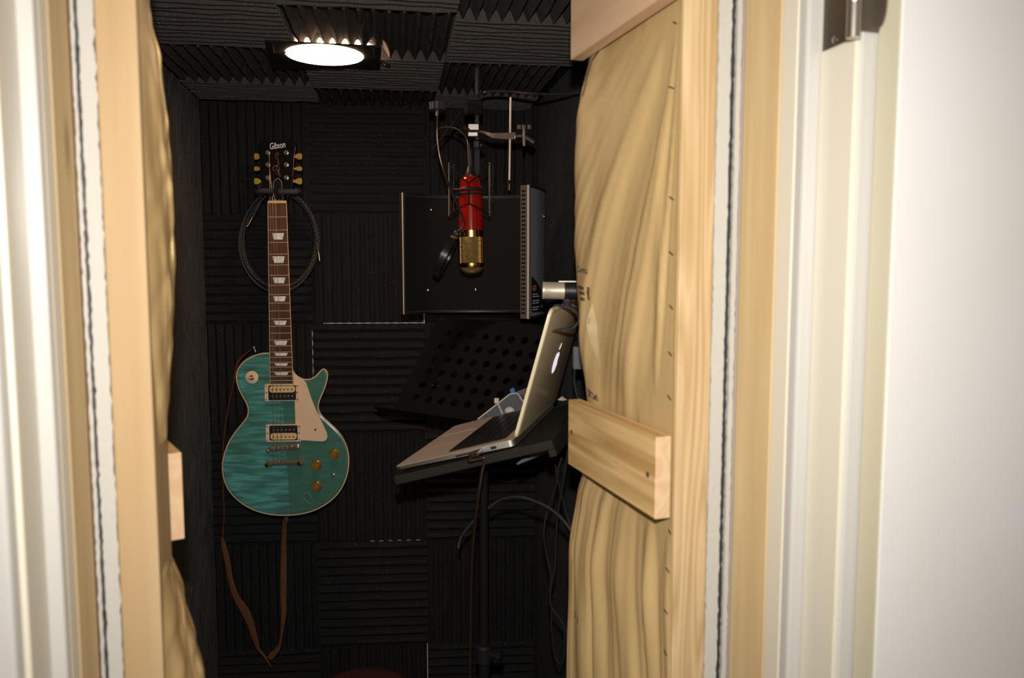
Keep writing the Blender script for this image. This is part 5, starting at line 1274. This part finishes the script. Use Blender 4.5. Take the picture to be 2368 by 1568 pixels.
g = Geo(); g.tube([Vector((pt.x + .012, pt.y - .006, zc_ - .008)), Vector((pt.x + .036, pt.y - .016, zc_ - .008))], [.006, .011], 12); g.build('height_knob', M['black'], tray, smooth=30)
pq = LP(.15, .16, tz - .016)
g = Geo(); g.tube([Vector((pt.x, pt.y, ptz - .03)), pq], .016, 14); g.build('tilt_head', M['black'], tray, smooth=30)
for k in range(3):
    a_ = radians(30 + 120 * k); g = Geo(); g.tube([Vector((pt.x, pt.y, .30)), Vector((pt.x + .16 * cos(a_), pt.y + .20 * sin(a_), .008))], .008, 8); g.build('leg', M['matte_black'], tray, smooth=True)
g = Geo(); g.tube([LP(.20, .06, -.055), LP(.235, .10, -.05), LP(.29, .16, -.047)], [.002, .008, .0105], 14); lab(g.build('tilt_grip', M['grey_mesh'], tray, smooth=True), 'grey textured tilt grip')
g = Geo(); g.tube([LP(.13, .10, -.045), LP(.28, .15, -.032)], .010, 10); g.build('under_arm', M['black'], tray, smooth=30)

# webcam clipped on the lid
wc = thing('webcam', 'silver and black cylindrical webcam clipped on top of the laptop lid', 'webcam', LI(.06, LH, .004))
YW = LI(.06, LH).y
def Wc(px, py, d=0): return aty(px, py, YW + d)
wa, wb = Wc(1255, 671.5), Wc(1306, 672.5); wd_ = (wb - wa).normalized(); R_ = 20.6 / FPX * YW
g = Geo(); g.lathe(wa, wd_, [(.0012, R_ * .80), (-.0002, R_ * .98), (.002, R_ * 1.0), (.004, R_ * .96), ((wb - wa).length, R_ * .98)], 32); lab(g.build('silver_barrel', M['barrel'], wc, smooth=30), 'brushed silver barrel')
g = Geo(); wl = (Wc(1345, 672) - wa).length; g.lathe(wa, wd_, [((wb - wa).length, R_ * .97), ((wb - wa).length + .001, R_ * .99), (wl, R_ * .99), (wl + .002, R_ * .9)], 32); lab(g.build('black_barrel', M['black'], wc, smooth=30), 'black lens barrel')
g = Geo(); q = (wb - wa).length; g.lathe(wa, wd_, [(q - .0012, R_ * .99), (q, R_ * 1.012), (q + .0006, R_ * .99)], 32); g.build('barrel_ring', M['gold'], wc, smooth=30)
g = Geo(); text_geo(g, 'Microsoft', Wc(1269.5, 675.5, -R_ - .0004), wd_, (0, 0, 1), 4.6 / FPX * YW, width=20.5 / FPX * YW, n_off=0); lab(g.build('lettering', M['white_print'], wc), 'small white lettering on the barrel')
g = Geo(); p = Wc(1292, 651.5, -.004); q = Wc(1340, 651, -.004); g.box((p.x, p.y - .002, q.z - .0012), (q.x, p.y + .003, q.z + .001)); g.build('top_strip', M['hinge_leaf'], wc)
g = Geo(); g.tube([Wc(1311, 690), Wc(1312, 697), Wc(1311, 703), Wc(1311, 709)], [.0065, .008, .006, .008], 14); g.build('swivel', M['rubber'], wc, smooth=30)
cp = [(1280, 716, .012), (1285, 707.5, .004), (1300, 710, 0), (1318, 713, 0), (1331, 719, -.004), (1337.5, 733, -.012), (1336, 745, -.016), (1326, 755, -.016), (1312, 758.5, -.010), (1292, 761, -.004), (1279, 763.5, .0)]
C_ = smooth_path([Wc(*p) for p in cp], 5); g = Geo()
cx_ = LI(.06, LH - .02, .0)
P_ = [[p - Vector((0, .009, 0)) * 0 + vd * -.008, p + vd * .010] for p in C_]
g.sheet(P_, lambda i, j: (C_[min(i + 1, len(C_) - 1)] - C_[max(i - 1, 0)]).normalized().cross(vd).normalized() * .0028); lab(g.build('clip', M['rubber'], wc, smooth=40), 'flexible grey clip over the lid edge')

# grey bits between the laptop and the music stand
YB = 1.70
def Bb(px, py, d=0): return aty(px, py, YB + d)
c2 = lambda x, y, d=0: Bb(1060 + x / 6.032, 860 + y / 6.032, d)
poly = [(270, 660), (715, 312), (760, 302), (822, 298), (848, 330), (872, 378), (940, 450), (960, 700), (300, 760)]
g = Geo(); g.prism([c2(x, y) for x, y in poly], (0, .006, 0))
gp_ = tag(g.build('sheet_holder', M['grey_plastic'], origin=c2(600, 700), bevel=.0006), 'dark grey panel with a pale rim leaning behind the laptop keyboard', 'holder')
g = Geo(); g.tube([c2(x, y, -.0006) for x, y in poly[:7]], .0016, 6); lab(g.build('pale_rim', M['pale_edge'], gp_, smooth=True), 'pale rim')
poly = [(770, 300), (800, 282), (990, 210), (1060, 190), (1060, 620), (900, 620)]
g = Geo(); g.prism([c2(x, y, .010) for x, y in poly], (0, .010, 0))
bp_ = tag(g.build('plastic_case', M['brown_grey'], origin=c2(950, 500, .01), bevel=.0012), 'brown-grey case with a black mark half hidden by the laptop lid', 'case')
g = Geo()
for ln in ([(868, 330), (895, 318), (915, 368), (888, 372)], [(880, 345), (905, 340)]): g.tube([c2(x, y, .0093) for x, y in ln], .0011, 5)
g.build('black_mark', M['black'], bp_)
g = Geo(); g.tube([c2(722, 262, .012), c2(800, 282, .012)] if False else [c2(770, 330, .012), c2(748, 232, .012)], .0062, 12)
pen = tag(g.build('blue_pen', M['blue'], origin=c2(760, 330, .012), smooth=30), 'blue pen end sticking up behind the grey panel', 'pen')
g = Geo(); g.tube([c2(748, 234, .012), c2(744, 228, .012)], .005, 10); g.build('pen_cap', M['blue'], pen, smooth=30)
g = Geo(); p0, p1_ = c2(615, 585, -.004), c2(540, 420, -.004); g.tube([p0, p1_], .0023, 4)
zt_ = tag(g.build('cable_tie', M['white_plastic'], origin=c2(580, 500, -.004)), 'white cable tie standing in front of the grey panel', 'cable tie')
g = Geo(); p = c2(533, 402, -.004); g.box((p.x - .0052, p.y - .003, p.z - .006), (p.x + .0052, p.y + .003, p.z + .006)); g.build('tie_head', M['white_plastic'], zt_, bevel=.001)
g = Geo(); p = c2(715, 545, -.006); g.ball(p, .0105, 16, 8, sq=(1.1, .7, .9)); tag(g.build('plastic_dome', M['white_plastic'], smooth=True), 'rounded white plastic dome showing just above the laptop keyboard', 'fitting')
g = Geo(); p = aty(1300, 925, 1.52); g.tube([p, p + Vector((0, 0, .007))], [.010, .0005], 4); tag(g.build('white_wedge', M['white_plastic']), 'tiny white wedge on the tray behind the laptop lid', 'scrap')

# power brick and cables
YK = 1.36
K_ = lambda px, py, d=0: aty(px, py, YK + d)
ad_ = thing('power_adapter', 'slim grey adapter block hanging beside the right-hand insulation', 'adapter', K_(1336, 830))
g = Geo(); p, q = K_(1325, 801), K_(1350, 854); g.box((p.x, p.y - .005, q.z), (q.x, p.y + .008, p.z)); g.build('block', M['grey_plastic'], ad_, bevel=.002)
g = Geo(); g.tube(smooth_path([K_(1330, 853), K_(1328, 875), K_(1331, 900, -.005), K_(1338, 925, -.01), K_(1345, 960, -.01)]), .0018, 8); g.build('lead', M['cable'], ad_, smooth=True)
g = Geo(); g.tube(smooth_path([K_(1338, 802), K_(1339, 770, -.005), K_(1345, 735, -.01)]), .0018, 8); g.build('lead', M['cable'], ad_, smooth=True)
uc = thing('laptop_cable', 'brown-black cable plugged into the laptop side and hanging down', 'cable', LP(.157, 0, -.006))
g = Geo(); g.obox(LP(.150, -.0265, -.0105), ud * .018, vd * .026, nd2 * .008); g.build('plug', M['usb_cable'], uc, bevel=.002)
yl = LP(.15, -.03).y
Kl = lambda px, py, d=0: aty(px, py, yl + d)
g = Geo(); g.tube(smooth_path([LP(.158, -.02, -.007), LP(.152, -.034, -.012), Kl(1119, 1062), Kl(1115, 1090), Kl(1108, 1135), Kl(1103, 1175, .01), Kl(1099, 1205, .02), Kl(1094, 1260, .04), Kl(1090, 1340, .06), Kl(1088, 1480, .08), Kl(1086, 1640, .09)]), .0027, 8); g.build('lead', M['usb_cable'], uc, smooth=True)
def cable(name, pts, r, label, m='cable'):
    g = Geo(); g.tube(smooth_path(pts), r, 8); return tag(g.build(name, M[m], origin=pts[0], smooth=True), label, 'cable')
V = lambda px, py, D: aty(px, py, D)
cable('looping_cable', [V(1060, 1268, 1.62), V(1065, 1245, 1.62), V(1080, 1222, 1.60), V(1105, 1196, 1.57), V(1150, 1160, 1.52), V(1190, 1149, 1.46), V(1230, 1156, 1.42), V(1275, 1178, 1.37), V(1310, 1212, 1.33), V(1345, 1265, 1.30)], .0026, 'shiny dark cable arching over below the laptop tray', 'shiny_cable')
cable('dangling_cable', [V(1300, 1058, 1.36), V(1291, 1085, 1.36), V(1292, 1120, 1.37), V(1300, 1150, 1.38), V(1312, 1195, 1.38), V(1325, 1225, 1.37), V(1342, 1260, 1.35)], .0017, 'thin cable crossing in front of the others and running behind the right-hand insulation')
cable('dangling_cable', [V(1313, 1040, 1.36), V(1307, 1090, 1.37), V(1300, 1130, 1.38), V(1291, 1180, 1.39), V(1286, 1240, 1.40), V(1283, 1310, 1.40), V(1274, 1360, 1.40), V(1274, 1400, 1.40), V(1300, 1440, 1.39), V(1318, 1490, 1.38), V(1330, 1560, 1.36)], .0019, 'thin cable dropping from the tray edge straight down past the dark wall')
cable('dangling_cable', [V(1285, 1075, 1.42), V(1286, 1120, 1.43), V(1268, 1178, 1.44), V(1261, 1200, 1.44), V(1258, 1245, 1.44), V(1266, 1290, 1.44), V(1274, 1330, 1.43), V(1271, 1370, 1.43), V(1275, 1410, 1.43), V(1277, 1470, 1.43), V(1285, 1520, 1.43), V(1298, 1535, 1.42), V(1305, 1510, 1.42), V(1306, 1460, 1.42)], .0018, 'thin cable hanging in a long loop that turns up again near the bottom')

# stool with a mesh seat
so = thing('stool', 'round stool with dark red mesh seat showing at the bottom edge', 'stool', (-.36, 1.86, 0))
zst = aty(822, 1556, 1.86).z
g = Geo(); g.lathe(Vector((-.36, 1.80, zst - .045)), (0, 0, 1), [(0, .105), (.008, .115), (.028, .115), (.038, .10), (.044, .06), (.046, 0)], 40, cap=False); g.build('seat', M['seat_mesh'], so, smooth=True)
g = Geo(); g.lathe(Vector((-.36, 1.80, zst - .053)), (0, 0, 1), [(0, .10), (.01, .10)], 32); g.build('seat_base', M['black'], so)
for k in range(4):
    a_ = radians(45 + 90 * k); g = Geo(); g.tube([Vector((-.36 + .07 * cos(a_), 1.80 + .07 * sin(a_), zst - .05)), Vector((-.36 + .11 * cos(a_), 1.80 + .11 * sin(a_), .003))], .009, 10); g.build('leg', M['black'], so, smooth=True)
